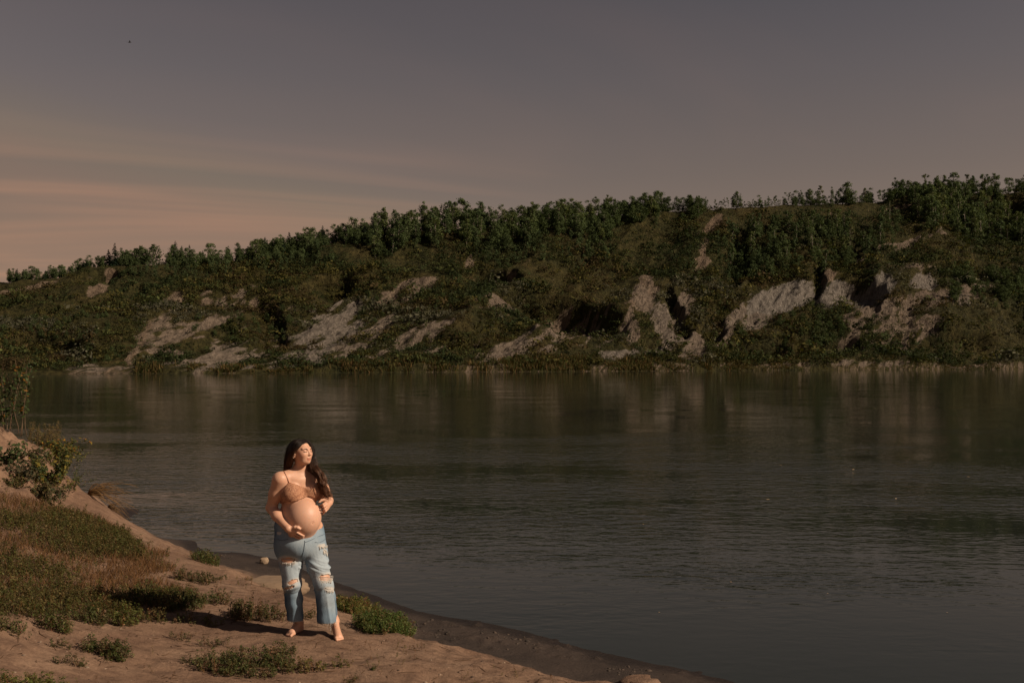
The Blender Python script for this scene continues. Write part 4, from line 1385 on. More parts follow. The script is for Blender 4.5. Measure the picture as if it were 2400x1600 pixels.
class Field:
    """a signed distance field on a grid; surface by surface nets"""

    def __init__(self, lo, hi, h):
        self.lo, self.h = np.array(lo, float), h
        self.n = np.ceil((np.array(hi) - self.lo) / h).astype(int) + 1
        self.F = np.full(self.n, 1.0, np.float32)

    def box(self, lo, hi):
        a = np.clip(np.floor((np.array(lo) - self.lo) / self.h).astype(int), 0, self.n)
        b = np.clip(np.ceil((np.array(hi) - self.lo) / self.h).astype(int) + 1, 0, self.n)
        sl = tuple(slice(x, y) for x, y in zip(a, b))
        ax_ = [self.lo[k] + np.arange(a[k], b[k]) * self.h for k in range(3)]
        return sl, np.meshgrid(*ax_, indexing='ij', sparse=True)

    def join(self, d, sl, k):
        A = self.F[sl]
        h_ = np.maximum(k - np.abs(A - d), 0) / max(k, 1e-6)
        self.F[sl] = np.minimum(A, d) - h_ * h_ * k * 0.25

    def cone(self, a, b, ra, rb, k=0.02):
        a, b = np.asarray(a, float), np.asarray(b, float)
        pad = max(ra, rb) + k + 3 * self.h
        sl, (x, y, z) = self.box(np.minimum(a, b) - pad, np.maximum(a, b) + pad)
        d = b - a
        L2 = max(d @ d, 1e-9)
        t = np.clip(((x - a[0]) * d[0] + (y - a[1]) * d[1] + (z - a[2]) * d[2]) / L2, 0, 1)
        dist = np.sqrt((x - a[0] - t * d[0]) ** 2 + (y - a[1] - t * d[1]) ** 2 + (z - a[2] - t * d[2]) ** 2) - (ra + (rb - ra) * t)
        self.join(dist, sl, k)

    def chain(self, pts, rads, k=0.02):
        for i in range(len(pts) - 1):
            self.cone(pts[i], pts[i + 1], rads[i], rads[i + 1], k)

    def _ell(self, c, axes, r, pad):
        c = np.asarray(c, float)
        R = max(r) + pad
        sl, (x, y, z) = self.box(c - R, c + R)
        q0 = q1 = 0
        for a_, r_ in zip(axes, r):
            l_ = (x - c[0]) * a_[0] + (y - c[1]) * a_[1] + (z - c[2]) * a_[2]
            q0 = q0 + (l_ / r_) ** 2
            q1 = q1 + (l_ / (r_ * r_)) ** 2
        k0, k1 = np.sqrt(q0), np.sqrt(q1)
        return k0 * (k0 - 1) / np.maximum(k1, 1e-6), sl

    def ell(self, c, axes, r, k=0.03):
        d, sl = self._ell(c, axes, r, k + 3 * self.h)
        self.join(d, sl, k)

    def carve(self, c, axes, r, k=0.01):
        d, sl = self._ell(c, axes, r, k + 3 * self.h)
        A = self.F[sl]
        h_ = np.maximum(k - np.abs(A + d), 0) / max(k, 1e-6)
        self.F[sl] = np.maximum(A, -d) + h_ * h_ * k * 0.25

    def value(self, p):
        p = np.atleast_2d(p)
        g = np.clip((p - self.lo) / self.h, 0, self.n - 1.001)
        i = g.astype(int)
        f = g - i
        r = 0
        for dx in (0, 1):
            for dy in (0, 1):
                for dz in (0, 1):
                    w = np.abs(1 - dx - f[:, 0]) * np.abs(1 - dy - f[:, 1]) * np.abs(1 - dz - f[:, 2])
                    r = r + w * self.F[i[:, 0] + dx, i[:, 1] + dy, i[:, 2] + dz]
        return r

    def grad(self, p):
        e = self.h
        return np.stack([self.value(p + np.eye(3)[k] * e) - self.value(p - np.eye(3)[k] * e) for k in range(3)], -1) / (2 * e)

    def snap(self, p, off=0.0, it=6):
        p = np.atleast_2d(np.asarray(p, float)).copy()
        for _ in range(it):
            g = self.grad(p)
            g /= np.linalg.norm(g, axis=1)[:, None] + 1e-6
            p -= g * (self.value(p) - off)[:, None]
        return p

    def ray(self, u, v, off=0.0, y0=-0.6, y1=0.5):
        t = np.arange(y0, y1, 0.003)
        pts = np.stack([Q_(u, v, a) for a in t])
        d = self.value(pts) - off
        k = np.nonzero(d < 0)[0]
        return pts[k[0]] if len(k) else pts[np.argmin(d)]

    def mesh(self):
        F, n = self.F, self.n
        s = F < 0
        c = s[:-1, :-1, :-1].astype(np.int8)
        tot = np.zeros(c.shape, np.int8)
        for dx in (0, 1):
            for dy in (0, 1):
                for dz in (0, 1):
                    tot += s[dx:n[0] - 1 + dx, dy:n[1] - 1 + dy, dz:n[2] - 1 + dz]
        act = (tot > 0) & (tot < 8)
        I = np.argwhere(act)
        vid = np.full(c.shape, -1, np.int32)
        vid[act] = np.arange(len(I))
        corner = np.array([(x, y, z) for x in (0, 1) for y in (0, 1) for z in (0, 1)])
        val = np.stack([F[I[:, 0] + o[0], I[:, 1] + o[1], I[:, 2] + o[2]] for o in corner], 1)
        acc = np.zeros((len(I), 3))
        cnt = np.zeros(len(I))
        for a in range(8):
            for b in range(a + 1, 8):
                if np.abs(corner[a] - corner[b]).sum() != 1:
                    continue
                va, vb = val[:, a], val[:, b]
                m = (va < 0) != (vb < 0)
                t = np.where(m, va / np.where(m, va - vb, 1), 0)
                acc += np.where(m[:, None], corner[a] + (corner[b] - corner[a]) * t[:, None], 0)
                cnt += m
        V = self.lo + (I + acc / cnt[:, None]) * self.h
        quads = []
        for ax_ in range(3):
            o1, o2 = (ax_ + 1) % 3, (ax_ + 2) % 3
            sl0 = [slice(None)] * 3
            sl1 = [slice(None)] * 3
            sl0[ax_], sl1[ax_] = slice(0, n[ax_] - 1), slice(1, n[ax_])
            A, B = s[tuple(sl0)], s[tuple(sl1)]
            E = np.argwhere(A != B)
            E = E[(E[:, o1] > 0) & (E[:, o2] > 0) & (E[:, o1] < n[o1] - 1) & (E[:, o2] < n[o2] - 1)]
            def cell(d1, d2):
                J = E.copy()
                J[:, o1] -= d1
                J[:, o2] -= d2
                return vid[J[:, 0], J[:, 1], J[:, 2]]
            q = np.stack((cell(1, 1), cell(0, 1), cell(0, 0), cell(1, 0)), -1)
            flip = ~A[E[:, 0], E[:, 1], E[:, 2]]
            q[flip] = q[flip][:, ::-1]
            quads.append(q)
        return V, np.concatenate(quads)


UP = np.array((0, 0, 1.0))
fw = unit((0.57, -0.82, 0))
wd = unit((0.82, 0.57, 0))
AX = (wd, fw, UP)
CH = Q_(700, 1150, 0.02)
BC = Q_(710.5, 1212.5, -0.075)
BR = (0.148, 0.158, 0.160)


def on_belly(u, v, off=0.0):
    """the ray's first point on the belly ball grown by off, else its closest pass, set off from the ball"""
    t = np.linspace(-0.32, 0.15, 240)
    pts = np.stack([Q_(u, v, a) for a in t])
    d = pts - BC
    k = np.sqrt(sum(((d @ a_) / (r_ + off)) ** 2 for a_, r_ in zip(AX, BR)))
    h_ = np.nonzero(k < 1)[0]
    return pts[h_[0]] if len(h_) else pts[np.argmin(k)]


def torso(F):
    F.ell(Q_(699, 1262, 0.0), AX, (0.178, 0.132, 0.115), 0.03)
    F.ell(Q_(694, 1208, 0.02), AX, (0.150, 0.115, 0.13), 0.06)
    F.ell(Q_(697, 1155, 0.025), AX, (0.150, 0.105, 0.14), 0.06)
    F.ell(Q_(702, 1122, 0.02), AX, (0.150, 0.075, 0.062), 0.06)
    F.ell(BC, AX, BR, 0.085)
    F.cone(Q_(735, 1236, 0.065), Q_(738, 1284, 0.045), 0.080, 0.088, 0.04)
    F.cone(Q_(670, 1236, -0.015), Q_(674, 1284, -0.01), 0.082, 0.092, 0.04)
    for sgn in (-1, 1):
        F.ell(CH + wd * 0.098 * sgn + fw * 0.080 - UP * 0.006, AX, (0.076, 0.070, 0.080), 0.03)


# ---- feet on the ground
def gpt(u, v):
    return ray_ground(u, v)


hl_r = gpt(703, 1475)          # her right foot (left in the picture): heel and ball
bl_r = gpt(683, 1484)
tl = gpt(797, 1499)            # her left foot: toe tip on the ground, heel lifted
FL = unit(np.array((0.40, -0.90, 0)))
bl_l = tl - FL * 0.055
hl_l = tl - FL * 0.225 + UP * 0.062

S_R, E_R = Q_(656, 1124, -0.095), Q_(636, 1189, -0.035)
S_L, E_L = Q_(743, 1121, 0.125), Q_(768, 1170, 0.235)
W_R = on_belly(675, 1238, 0.030)
W_L = Q_(771.5, 1178, 0.02)
HIP_R, KN_R, AN_R = Q_(674, 1284, -0.02), Q_(685, 1368, -0.04), hl_r + UP * 0.075 + (bl_r - hl_r) * 0.12
HIP_L, KN_L, AN_L = Q_(735, 1284, 0.05), Q_(756, 1366, -0.06), hl_l + UP * 0.062 + FL * 0.028

B = Field((-2.18, 7.86, 0.46), (-1.40, 8.86, 2.28), 0.0048)
torso(B)
# neck, shoulders, arms
B.cone(Q_(703.5, 1108, 0.035), Q_(705, 1072, 0.005), 0.054, 0.047, 0.035)
B.cone(Q_(704, 1102, 0.05), S_R + UP * 0.012, 0.040, 0.046, 0.05)
B.cone(Q_(704, 1102, 0.05), S_L + UP * 0.008, 0.040, 0.046, 0.05)
B.chain([S_R, S_R * 0.5 + E_R * 0.5, E_R], [0.064, 0.054, 0.043], 0.03)
mR = E_R * 0.62 + W_R * 0.38 + np.array((0.0, -0.01, -0.004))
B.chain([E_R, mR, W_R], [0.044, 0.043, 0.0275], 0.02)
B.chain([S_L, S_L * 0.5 + E_L * 0.5, E_L], [0.060, 0.052, 0.042], 0.03)
B.chain([E_L, E_L * 0.6 + W_L * 0.4, W_L], [0.042, 0.040, 0.027], 0.02)
# legs and feet
B.chain([HIP_R, KN_R, KN_R * 0.6 + AN_R * 0.4 + np.array((0, 0.02, 0)), AN_R], [0.092, 0.067, 0.054, 0.036], 0.03)
B.chain([HIP_L, KN_L, KN_L * 0.6 + AN_L * 0.4 + np.array((0, 0.02, 0)), AN_L], [0.092, 0.067, 0.054, 0.036], 0.03)


def foot(F, heel, ball, ankle, side):
    d = unit((ball - heel) * np.array((1, 1, 0)))
    dv = unit(ball - heel)
    lat = np.cross(d, UP) * side          # towards the big toe
    F.cone(heel + UP * 0.028, ankle - UP * 0.01, 0.029, 0.034, 0.02)
    F.cone(heel + UP * 0.026, ball + UP * 0.020 + lat * 0.010, 0.026, 0.020, 0.02)
    F.cone(heel + UP * 0.024, ball + UP * 0.016 - lat * 0.020, 0.025, 0.017, 0.02)
    F.cone(ankle + dv * 0.01, ball + UP * 0.026, 0.032, 0.020, 0.03)
    for i, (o, L_, r_) in enumerate(((0.028, 0.052, 0.0125), (0.009, 0.048, 0.0088), (-0.006, 0.042, 0.0082), (-0.020, 0.035, 0.0078), (-0.033, 0.027, 0.0074))):
        a = ball + lat * o * 0.85 + UP * 0.016 - d * 0.01
        b = ball + lat * o + d * L_ + UP * r_ * 0.95
        F.chain([a, a * 0.4 + b * 0.6 + UP * 0.005, b], [r_ * 1.1, r_, r_], 0.006)


foot(B, hl_r, bl_r, AN_R, -1)
foot(B, hl_l, bl_l, AN_L, 1)

# hands: wrist, knuckles, three bones a finger
def hand(F, wrist, fingers, thumb, r=0.0088):
    tips = []
    pw = wrist
    for f_ in fingers:
        F.cone(pw, f_[0], 0.0215, 0.0125, 0.014)
        rr = np.linspace(r * 1.12, r * 0.84, len(f_))
        F.chain(f_, rr, 0.004)
        tips.append(f_)
    F.chain([pw * 0.75 + thumb[0] * 0.25] + thumb, np.linspace(0.016, 0.0085, len(thumb) + 1), 0.008)
    return tips


ob = on_belly
fing_R = [[ob(690.5, 1244, .013), ob(700, 1249.5, .013), ob(706.5, 1253, .011), ob(712, 1256, .009)],
          [ob(689.5, 1249.5, .016), ob(698.5, 1255, .016), ob(705, 1257.5, .014), ob(710.5, 1259.5, .011)],
          [ob(687, 1254, .020), ob(695, 1259, .022), ob(701, 1261, .022), ob(706.5, 1262, .018)],
          [ob(683.5, 1257, .024), ob(690, 1261.5, .028), ob(695, 1263, .028), ob(700, 1263.5, .026)]]
th_R = [ob(683, 1238, .016), ob(691, 1235.5, .013), ob(697.5, 1236, .011), ob(703, 1239, .009)]
hand(B, W_R, fing_R, th_R)
kd = np.array((0, -0.012, 0))
fing_L = [[Q_(763, 1177.5, -.045), Q_(757, 1181.5, -.085), ob(752, 1184.5, .010), ob(748, 1187.5, .007)],
          [Q_(765, 1182.5, -.045), Q_(759, 1187, -.085), ob(754, 1190.5, .011), ob(749.7, 1194, .007)],
          [Q_(766.5, 1187.5, -.042), Q_(761, 1193, -.080), ob(756.5, 1197, .011), ob(752.5, 1200, .007)],
          [Q_(767.5, 1192, -.036), Q_(763, 1197.5, -.070), ob(759, 1201.5, .012), ob(755.5, 1204.5, .008)]]
th_L = [Q_(766, 1172.5, -.03), Q_(759, 1170.5, -.065), Q_(753, 1172, -.085), Q_(748.5, 1176, -.10)]
hand(B, W_L, fing_L, th_L)

# head
HCn = Q_(705.5, 1056.5, -0.012)
pit = math.radians(3)
F0 = unit((0.87, -0.50, 0))
Fh = F0 * math.cos(pit) + UP * math.sin(pit)
Uh = UP * math.cos(pit) - F0 * math.sin(pit)
Lh = np.cross(Uh, Fh)
HA = (Fh, Lh, Uh)


def H(f, l, u):
    return HCn + Fh * f + Lh * l + Uh * u


B.ell(H(-0.012, 0, 0.008), HA, (0.094, 0.073, 0.083), 0.02)
B.ell(H(0.030, 0, -0.042), HA, (0.058, 0.056, 0.064), 0.03)
B.cone(H(0.045, -0.022, -0.078), H(0.045, 0.022, -0.078), 0.026, 0.026, 0.03)
B.ell(H(0.068, 0, -0.092), HA, (0.018, 0.019, 0.016), 0.022)
for s_ in (-1, 1):
    B.ell(H(0.050, 0.038 * s_, -0.028), HA, (0.032, 0.026, 0.028), 0.025)
    B.carve(H(0.100, 0.033 * s_, 0.004), HA, (0.018, 0.021, 0.015), 0.014)
    B.ell(H(0.070, 0.032 * s_, -0.001), HA, (0.0145, 0.018, 0.0135), 0.005)
    B.cone(H(0.078, 0.014 * s_, 0.021), H(0.062, 0.048 * s_, 0.021), 0.011, 0.008, 0.012)
    B.ell(H(0.093, 0.0105 * s_, -0.032), HA, (0.0085, 0.0062, 0.0062), 0.006)
    B.ell(H(-0.010, 0.078 * s_, -0.026), HA, (0.017, 0.011, 0.028), 0.006)
    B.carve(H(-0.004, 0.090 * s_, -0.022), HA, (0.008, 0.006, 0.013), 0.004)
B.cone(H(0.080, 0, 0.012), H(0.099, 0, -0.026), 0.0075, 0.0085, 0.012)
B.ell(H(0.1015, 0, -0.0285), HA, (0.0090, 0.0088, 0.0075), 0.006)
B.cone(H(0.0855, -0.014, -0.0585), H(0.0855, 0.014, -0.0585), 0.0068, 0.0068, 0.006)
B.cone(H(0.0850, -0.011, -0.0720), H(0.0850, 0.011, -0.0720), 0.0078, 0.0078, 0.005)
B.ell(H(0.0895, 0, -0.0585), HA, (0.0070, 0.013, 0.0055), 0.005)
B.carve(H(0.097, 0, -0.0655), HA, (0.010, 0.021, 0.0020), 0.003)
# navel
nv = B.ray(733.5, 1225)
gn = unit(B.grad(nv)[0])
B.carve(nv + gn * 0.003, AX, (0.0085, 0.010, 0.008), 0.010)
B.ell(nv - gn * 0.003 - UP * 0.001, AX, (0.006, 0.006, 0.005), 0.003)

BV, BQ = B.mesh()


def relax(V, Q, it=2, k=0.4):
    for _ in range(it):
        acc = np.zeros_like(V)
        cnt = np.zeros(len(V))
        for a, b in ((0, 1), (1, 2), (2, 3), (3, 0)):
            np.add.at(acc, Q[:, a], V[Q[:, b]])
            np.add.at(acc, Q[:, b], V[Q[:, a]])
            np.add.at(cnt, Q[:, a], 1)
            np.add.at(cnt, Q[:, b], 1)
        V = V * (1 - k) + k * acc / np.maximum(cnt, 1)[:, None]
    return V


BV = relax(BV, BQ, 1, 0.35)


def near(p, a, b):
    a, b = np.asarray(a), np.asarray(b)
    d = b - a
    t = np.clip((p - a) @ d / (d @ d), 0, 1)
    return np.linalg.norm(p - a - t[:, None] * d, axis=1)


tone = np.ones((len(BV), 3))


def blend(mask, col):
    global tone
    tone = tone * (1 - mask[:, None]) + np.array(col)[None] * mask[:, None]


lip = np.minimum(near(BV, H(0.086, -0.017, -0.0635), H(0.086, 0.017, -0.0635)), near(BV, H(0.086, -0.011, -0.071), H(0.086, 0.011, -0.071)))
blend(sstep(0.0105, 0.0065, lip) * 0.8, (0.82, 0.53, 0.50))
blend(sstep(0.0045, 0.002, near(BV, H(0.091, -0.017, -0.0655), H(0.091, 0.017, -0.0655))) * 0.7, (0.40, 0.20, 0.19))
blend(sstep(0.035, 0.012, near(BV, H(0.062, -0.050, -0.030), H(0.03, -0.062, -0.018))) * 0.35, (0.93, 0.70, 0.66))
for s_ in (-1, 1):
    blend(sstep(0.014, 0.007, near(BV, H(0.080, 0.022 * s_, 0.006), H(0.074, 0.042 * s_, 0.006))) * 0.35, (0.62, 0.47, 0.42))
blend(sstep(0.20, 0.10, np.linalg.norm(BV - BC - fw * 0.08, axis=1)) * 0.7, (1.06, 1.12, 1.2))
blend(sstep(0.012, 0.004, np.linalg.norm(BV - nv, axis=1)) * 0.4, (0.65, 0.42, 0.36))
tone *= (1 + 0.05 * fbm(BV[:, 0] * 14 + BV[:, 2] * 5, BV[:, 2] * 14 + BV[:, 1] * 9, 3, 71))[:, None]

m_skin, nt, bs = new_mat('skin')
ta = attr(nt, 'tone')
tcn = nt.nodes.new('ShaderNodeTexCoord')
sn = noise(nt, tcn.outputs['Object'], 60, 3, 0.6)
skc = mixc(nt, 1.0, (0.575, 0.327, 0.222), ta.outputs['Color'], 'MULTIPLY')
nt.links.new(mixc(nt, 0.25, skc, ramp(nt, [(0.3, (0.85, 0.82, 0.80)), (0.7, (1.1, 1.1, 1.1))], sn.outputs[0]).outputs[0], 'MULTIPLY'), bs.inputs['Base Color'])
bs.inputs['Roughness'].default_value = 0.48
bs.inputs['Specular IOR Level'].default_value = 0.40
bs.inputs['Subsurface Weight'].default_value = 0.12
bs.inputs['Subsurface Radius'].default_value = (0.6, 0.25, 0.12)
bs.inputs['Subsurface Scale'].default_value = 0.02
bump(nt, bs, noise(nt, tcn.outputs['Object'], 320, 2, 0.6).outputs[0], 0.12, 0.002)

ORG = np.array((hl_r[0] * 0.5 + tl[0] * 0.5, hl_r[1] * 0.5 + tl[1] * 0.5, hl_r[2]))
person = bpy.data.objects.new('person', None)
COL.objects.link(person)
person.location = ORG
person.empty_display_size = 0.2
tag(person, 'barefoot pregnant person with long dark hair, lace bra top and ripped jeans on the bank', 'person')
body = link('body', mesh_np('body', BV - ORG, quads=BQ, mats=[m_skin], smooth=True, attrs={'tone': tone}), person)

# ---- jeans
J = Field((-2.18, 7.86, 0.52), (-1.40, 8.86, 1.56), 0.0058)
J.ell(Q_(700.5, 1266, 0.0), AX, (0.196, 0.142, 0.135), 0.05)
J.cone(Q_(700, 1240, 0.015), Q_(700, 1268, 0.0), 0.150, 0.160, 0.05)
J.ell(Q_(694, 1275, 0.05), AX, (0.185, 0.16, 0.10), 0.04)
hem_r, hem_l = AN_R * np.array((1, 1, 0)), AN_L * np.array((1, 1, 0))
J.cone(Q_(669, 1232, -0.02), Q_(674, 1288, -0.01), 0.094, 0.108, 0.04)
J.cone(Q_(734, 1232, 0.06), Q_(739, 1288, 0.04), 0.086, 0.102, 0.04)
LEG_R = [Q_(676, 1288, -0.01), Q_(682, 1321, -0.02), Q_(684.5, 1366, -0.03), Q_(688.5, 1411, 0.0), Q_(692, 1446, 0.03), Q_(693, 1480, 0.05)]
LEG_L = [Q_(739, 1288, 0.04), Q_(746.5, 1330, -0.02), Q_(758, 1368, -0.05), Q_(763, 1402, -0.05), Q_(766, 1446, -0.04), Q_(766.5, 1484, -0.03)]
J.chain(LEG_R, [0.107, 0.088, 0.076, 0.067, 0.060, 0.059], 0.022)
J.chain(LEG_L, [0.100, 0.089, 0.078, 0.077, 0.078, 0.079], 0.022)
JV, JQ = J.mesh()
JV = relax(JV, JQ, 1, 0.4)
# keep the denim outside the skin
bvv = B.value(JV)
bg_ = B.grad(JV)
bg_ /= np.linalg.norm(bg_, axis=1)[:, None] + 1e-6
ju, jv = to_px(JV)
low_ = JV[:, 2] < Q_(0, 1270, 0)[2]
push = np.where(low_, np.clip(0.007 - bvv, 0, 0.03), 0)
JV = JV + bg_ * push[:, None]
# folds: soft drape along the legs, pull lines at hip and knee
fn = J.grad(JV)
fn /= np.linalg.norm(fn, axis=1)[:, None] + 1e-6
zz = JV[:, 2]
leg = sstep(1.10, 1.0, zz)
fold = 0.0055 * ridged(JV[:, 0] * 15 + zz * 2.5 + JV[:, 1] * 9, zz * 2.6, 2, 81) * (0.3 + 0.7 * sstep(0.95, 0.75, zz))
fold += 0.014 * ridged(JV[:, 0] * 5 + JV[:, 1] * 4, zz * 22 + JV[:, 0] * 9, 2, 83) * sstep(0.09, 0.0, np.abs(zz - 1.12)) * (JV[:, 0] > -1.78)
fold += 0.009 * ridged(JV[:, 0] * 7 + 5, zz * 18 - JV[:, 0] * 7, 2, 87) * sstep(0.09, 0.0, np.abs(zz - 0.93))
fold += 0.004 * fbm(JV[:, 0] * 9, zz * 7 + JV[:, 1] * 7, 2, 89)
JV = JV + fn * (fold - 0.003)[:, None]
ju, jv = to_px(JV)
front = JV[:, 1] < np.where(ju < 714, Y0 + 0.02, Y0 + 0.01)
RIPS = [(674.5, 1312.5, 17.5, 8.0, 0), (686, 1363, 14.0, 5.4, -.35), (679, 1376, 13.0, 4.0, -.35), (764, 1353, 16.5, 8.8, -.10), (772, 1380, 9.5, 4.6, .1), (758, 1277.5, 10.0, 3.0, -.08), (764, 1291.5, 5.5, 3.4, .4)]
ripd = np.full(len(JV), 9.0)
wobj = 0.22 * fbm(ju / 3.0, jv / 3.0, 2, 93)
for (ru, rv, a_, b_, sl) in RIPS:
    d_ = np.sqrt(((ju - ru) / a_) ** 2 + ((jv - rv - sl * (ju - ru)) / b_) ** 2) + wobj
    ripd = np.where(front, np.minimum(ripd, np.maximum(d_, 0.84) if (ru, rv) in ((758, 1277.5), (764, 1291.5), (772, 1380)) else d_), ripd)
# waist cut: low in front, higher at the sides; hems cut level with a ragged edge
pw0, pw1, pw2 = Q_(641, 1219, -0.08), Q_(716, 1254, -0.16), Q_(765, 1227, 0.10)
wn_ = unit(np.cross(pw1 - pw0, pw2 - pw0))
wn_ = wn_ if wn_[2] > 0 else -wn_
above = (JV - pw0) @ wn_ > 0
zh_r, zh_l = Q_(693, 1457, -0.03)[2], Q_(766, 1462, -0.11)[2]
hemz = np.where(JV[:, 0] < (Q_(726, 1455)[0]), zh_r, zh_l) + 0.004 * fbm(JV[:, 0] * 60, JV[:, 1] * 60, 2, 94)
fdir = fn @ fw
dead = above | (JV[:, 2] < hemz) | (ripd < 0.82)
fkeep = ~dead[JQ].any(axis=1)
JQ = JQ[fkeep]
used = np.unique(JQ)
remap = np.full(len(JV), -1)
remap[used] = np.arange(len(used))
JQ = remap[JQ]
JV, ripd, ju, jv, hemz, fdir = JV[used], ripd[used], ju[used], jv[used], hemz[used], fdir[used]
fade = np.clip(sstep(1.75, 0.9, ripd) * 0.9, 0, 1)
fade = np.maximum(fade, sstep(0.012, 0.002, JV[:, 2] - hemz) * 0.5)
fade = np.maximum(fade, 0.8 * (((ju - 654.5) / 5.5) ** 2 + ((jv - 1249) / 3.8) ** 2 < 1) * (JV[:, 1] < Y0))
wear_shade = 0.5 + 0.5 * fbm(JV[:, 0] * 8, JV[:, 2] * 5 + JV[:, 1] * 6, 3, 96) * 0.8 + 0.45 * sstep(0.2, 0.0, np.abs(JV[:, 2] - 1.06)) - 0.1 * sstep(0.9, 0.6, JV[:, 2]) + 0.55 * (fdir - 0.55) + 0.22 * ridged(JV[:, 0] * 6, JV[:, 2] * 26 + JV[:, 0] * 8, 2, 98) * sstep(0.14, 0.0, np.abs(JV[:, 2] - 1.10))  # fading by wear; sides off the front also darkened, shade put into the colour
m_denim, nt, bs = new_mat('denim')
tcn = nt.nodes.new('ShaderNodeTexCoord')
fa, wa = attr(nt, 'fade'), attr(nt, 'wear_shade')
dn = noise(nt, mapping(nt, tcn.outputs['Object'], (160, 160, 40)), 1.0, 3, 0.7)
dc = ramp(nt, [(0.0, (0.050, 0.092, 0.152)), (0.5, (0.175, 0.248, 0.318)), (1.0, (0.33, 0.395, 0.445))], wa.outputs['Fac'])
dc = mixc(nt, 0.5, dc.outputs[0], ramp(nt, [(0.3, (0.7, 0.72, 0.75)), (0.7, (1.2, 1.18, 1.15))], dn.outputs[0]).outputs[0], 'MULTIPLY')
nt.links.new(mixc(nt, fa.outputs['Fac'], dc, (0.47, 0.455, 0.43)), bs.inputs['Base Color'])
bs.inputs['Roughness'].default_value = 0.9
bs.inputs['Specular IOR Level'].default_value = 0.15
bump(nt, bs, dn.outputs[0], 0.35, 0.003)
jeans = link('jeans', mesh_np('jeans', JV - ORG, quads=JQ, mats=[m_denim], smooth=True, attrs={'fade': fade, 'wear_shade': wear_shade}), person)
so = jeans.modifiers.new('cloth_thickness', 'SOLIDIFY')
so.thickness = 0.0035
so.offset = 0.0
# frayed threads across the rips, below them and along the hems
rj = np.random.default_rng(51)
paths, rads = [], []


def thread(pts_px, off=0.004, r=0.0011, y_off=0.0):
    pts = np.array([J.ray(u, v, off) for u, v in pts_px]) + np.array((0, y_off, 0))
    if (np.abs(J.value(pts)) > 0.014).any():
        return
    paths.append(pts)
    rads.append(np.full(len(pts), r))


for (ru, rv, a_, b_, sl) in RIPS:
    for i in range(int(2 + 0.6 * b_)):
        yv = rv + rj.uniform(-0.9, 0.95) * b_
        w_ = a_ * math.sqrt(max(0.1, 1 - ((yv - rv) / b_) ** 2)) * rj.uniform(0.8, 1.12)
        sag = rj.uniform(0.3, 2.2)
        thread([(ru + w_ * t, yv + sl * w_ * t + sag * (1 - t * t)) for t in np.linspace(-1, 1, 7)], 0.001 + rj.uniform(0, 0.004), rj.uniform(0.0010, 0.0022))
    for i in range(int(6 + a_ * 1.5)):
        x_ = ru + rj.uniform(-1, 1) * a_
        t0 = rv + sl * (x_ - ru) + b_ * math.sqrt(max(0.02, 1 - ((x_ - ru) / a_) ** 2)) * 0.85
        L_ = rj.uniform(2.5, 8.0) * (1.3 if abs(x_ - ru) > a_ * 0.6 else 0.8)
        dx = rj.normal() * 0.8
        thread([(x_ + dx * t, t0 + L_ * t) for t in np.linspace(0, 1, 4)], 0.006, rj.uniform(0.0014, 0.0030))
ring = JV[np.abs(JV[:, 2] - hemz) < 0.006]
for i in rj.integers(0, len(ring), 150):
    p0 = ring[i]
    L_ = rj.gamma(2.0, 0.006)
    paths.append(np.array([p0 + UP * 0.006, p0 - UP * L_ * 0.5 + rj.normal(size=3) * 0.002, p0 - UP * L_ + rj.normal(size=3) * 0.003]))
    rads.append(np.full(3, 0.0007))
for u0, v0, L_ in ((785.5, 1460, 9), (788, 1459, 11), (775, 1462, 27), (744.5, 1463, 8), (680, 1457, 5)):
    p0 = J.ray(u0, v0 - 2, 0.002)
    paths.append(np.array([p0 + UP * 0.01, p0 - UP * L_ * 0.0016 + np.array((0.002, -.004, 0)), p0 - UP * L_ * 0.0034 + np.array((-.004, -.006, 0))]))
    rads.append(np.full(3, 0.0013))
m_thread, nt, bs = new_mat('frayed_thread')
bs.inputs['Base Color'].default_value = (0.58, 0.55, 0.50, 1)
bs.inputs['Roughness'].default_value = 0.95
tv, tq, tt = tubes(paths, rads, 3)
link('frayed_threads', mesh_np('frayed_threads', tv - ORG, quads=tq, tris=tt, mats=[m_thread], smooth=True), jeans)['kind'] = 'stuff'
# fly seam, waistband edge and pocket seams as raised stitching
paths, rads = [], []
m_seam, nt, bs = new_mat('denim_seam')
bs.inputs['Base Color'].default_value = (0.10, 0.14, 0.19, 1)
bs.inputs['Roughness'].default_value = 0.95
for pts in ([(714.5, 1266), (714, 1275), (712.5, 1287), (709.5, 1300), (708.5, 1309)], [(763, 1250), (752, 1254.5), (740, 1259.5), (728, 1265), (716, 1270)], [(738, 1270), (746, 1271), (756, 1268), (763, 1262)],
            [(648, 1262), (658, 1266), (668, 1265), (676, 1262)], [(788, 1440), (785, 1410), (781, 1388)]):
    uu = np.interp(np.linspace(0, 1, 12), np.linspace(0, 1, len(pts)), [p_[0] for p_ in pts])
    vv = np.interp(np.linspace(0, 1, 12), np.linspace(0, 1, len(pts)), [p_[1] for p_ in pts])
    w_ = np.array([J.ray(a_, b_, 0.001) for a_, b_ in zip(uu, vv)])
    w_ = w_[np.abs(J.value(w_)) < 0.012]
    if len(w_) > 3:
        paths.append(w_)
        rads.append(np.full(len(w_), 0.0022))
tv, tq, tt = tubes(paths, rads, 4)
link('seams', mesh_np('seams', tv - ORG, quads=tq, tris=tt, mats=[m_seam], smooth=True), jeans)

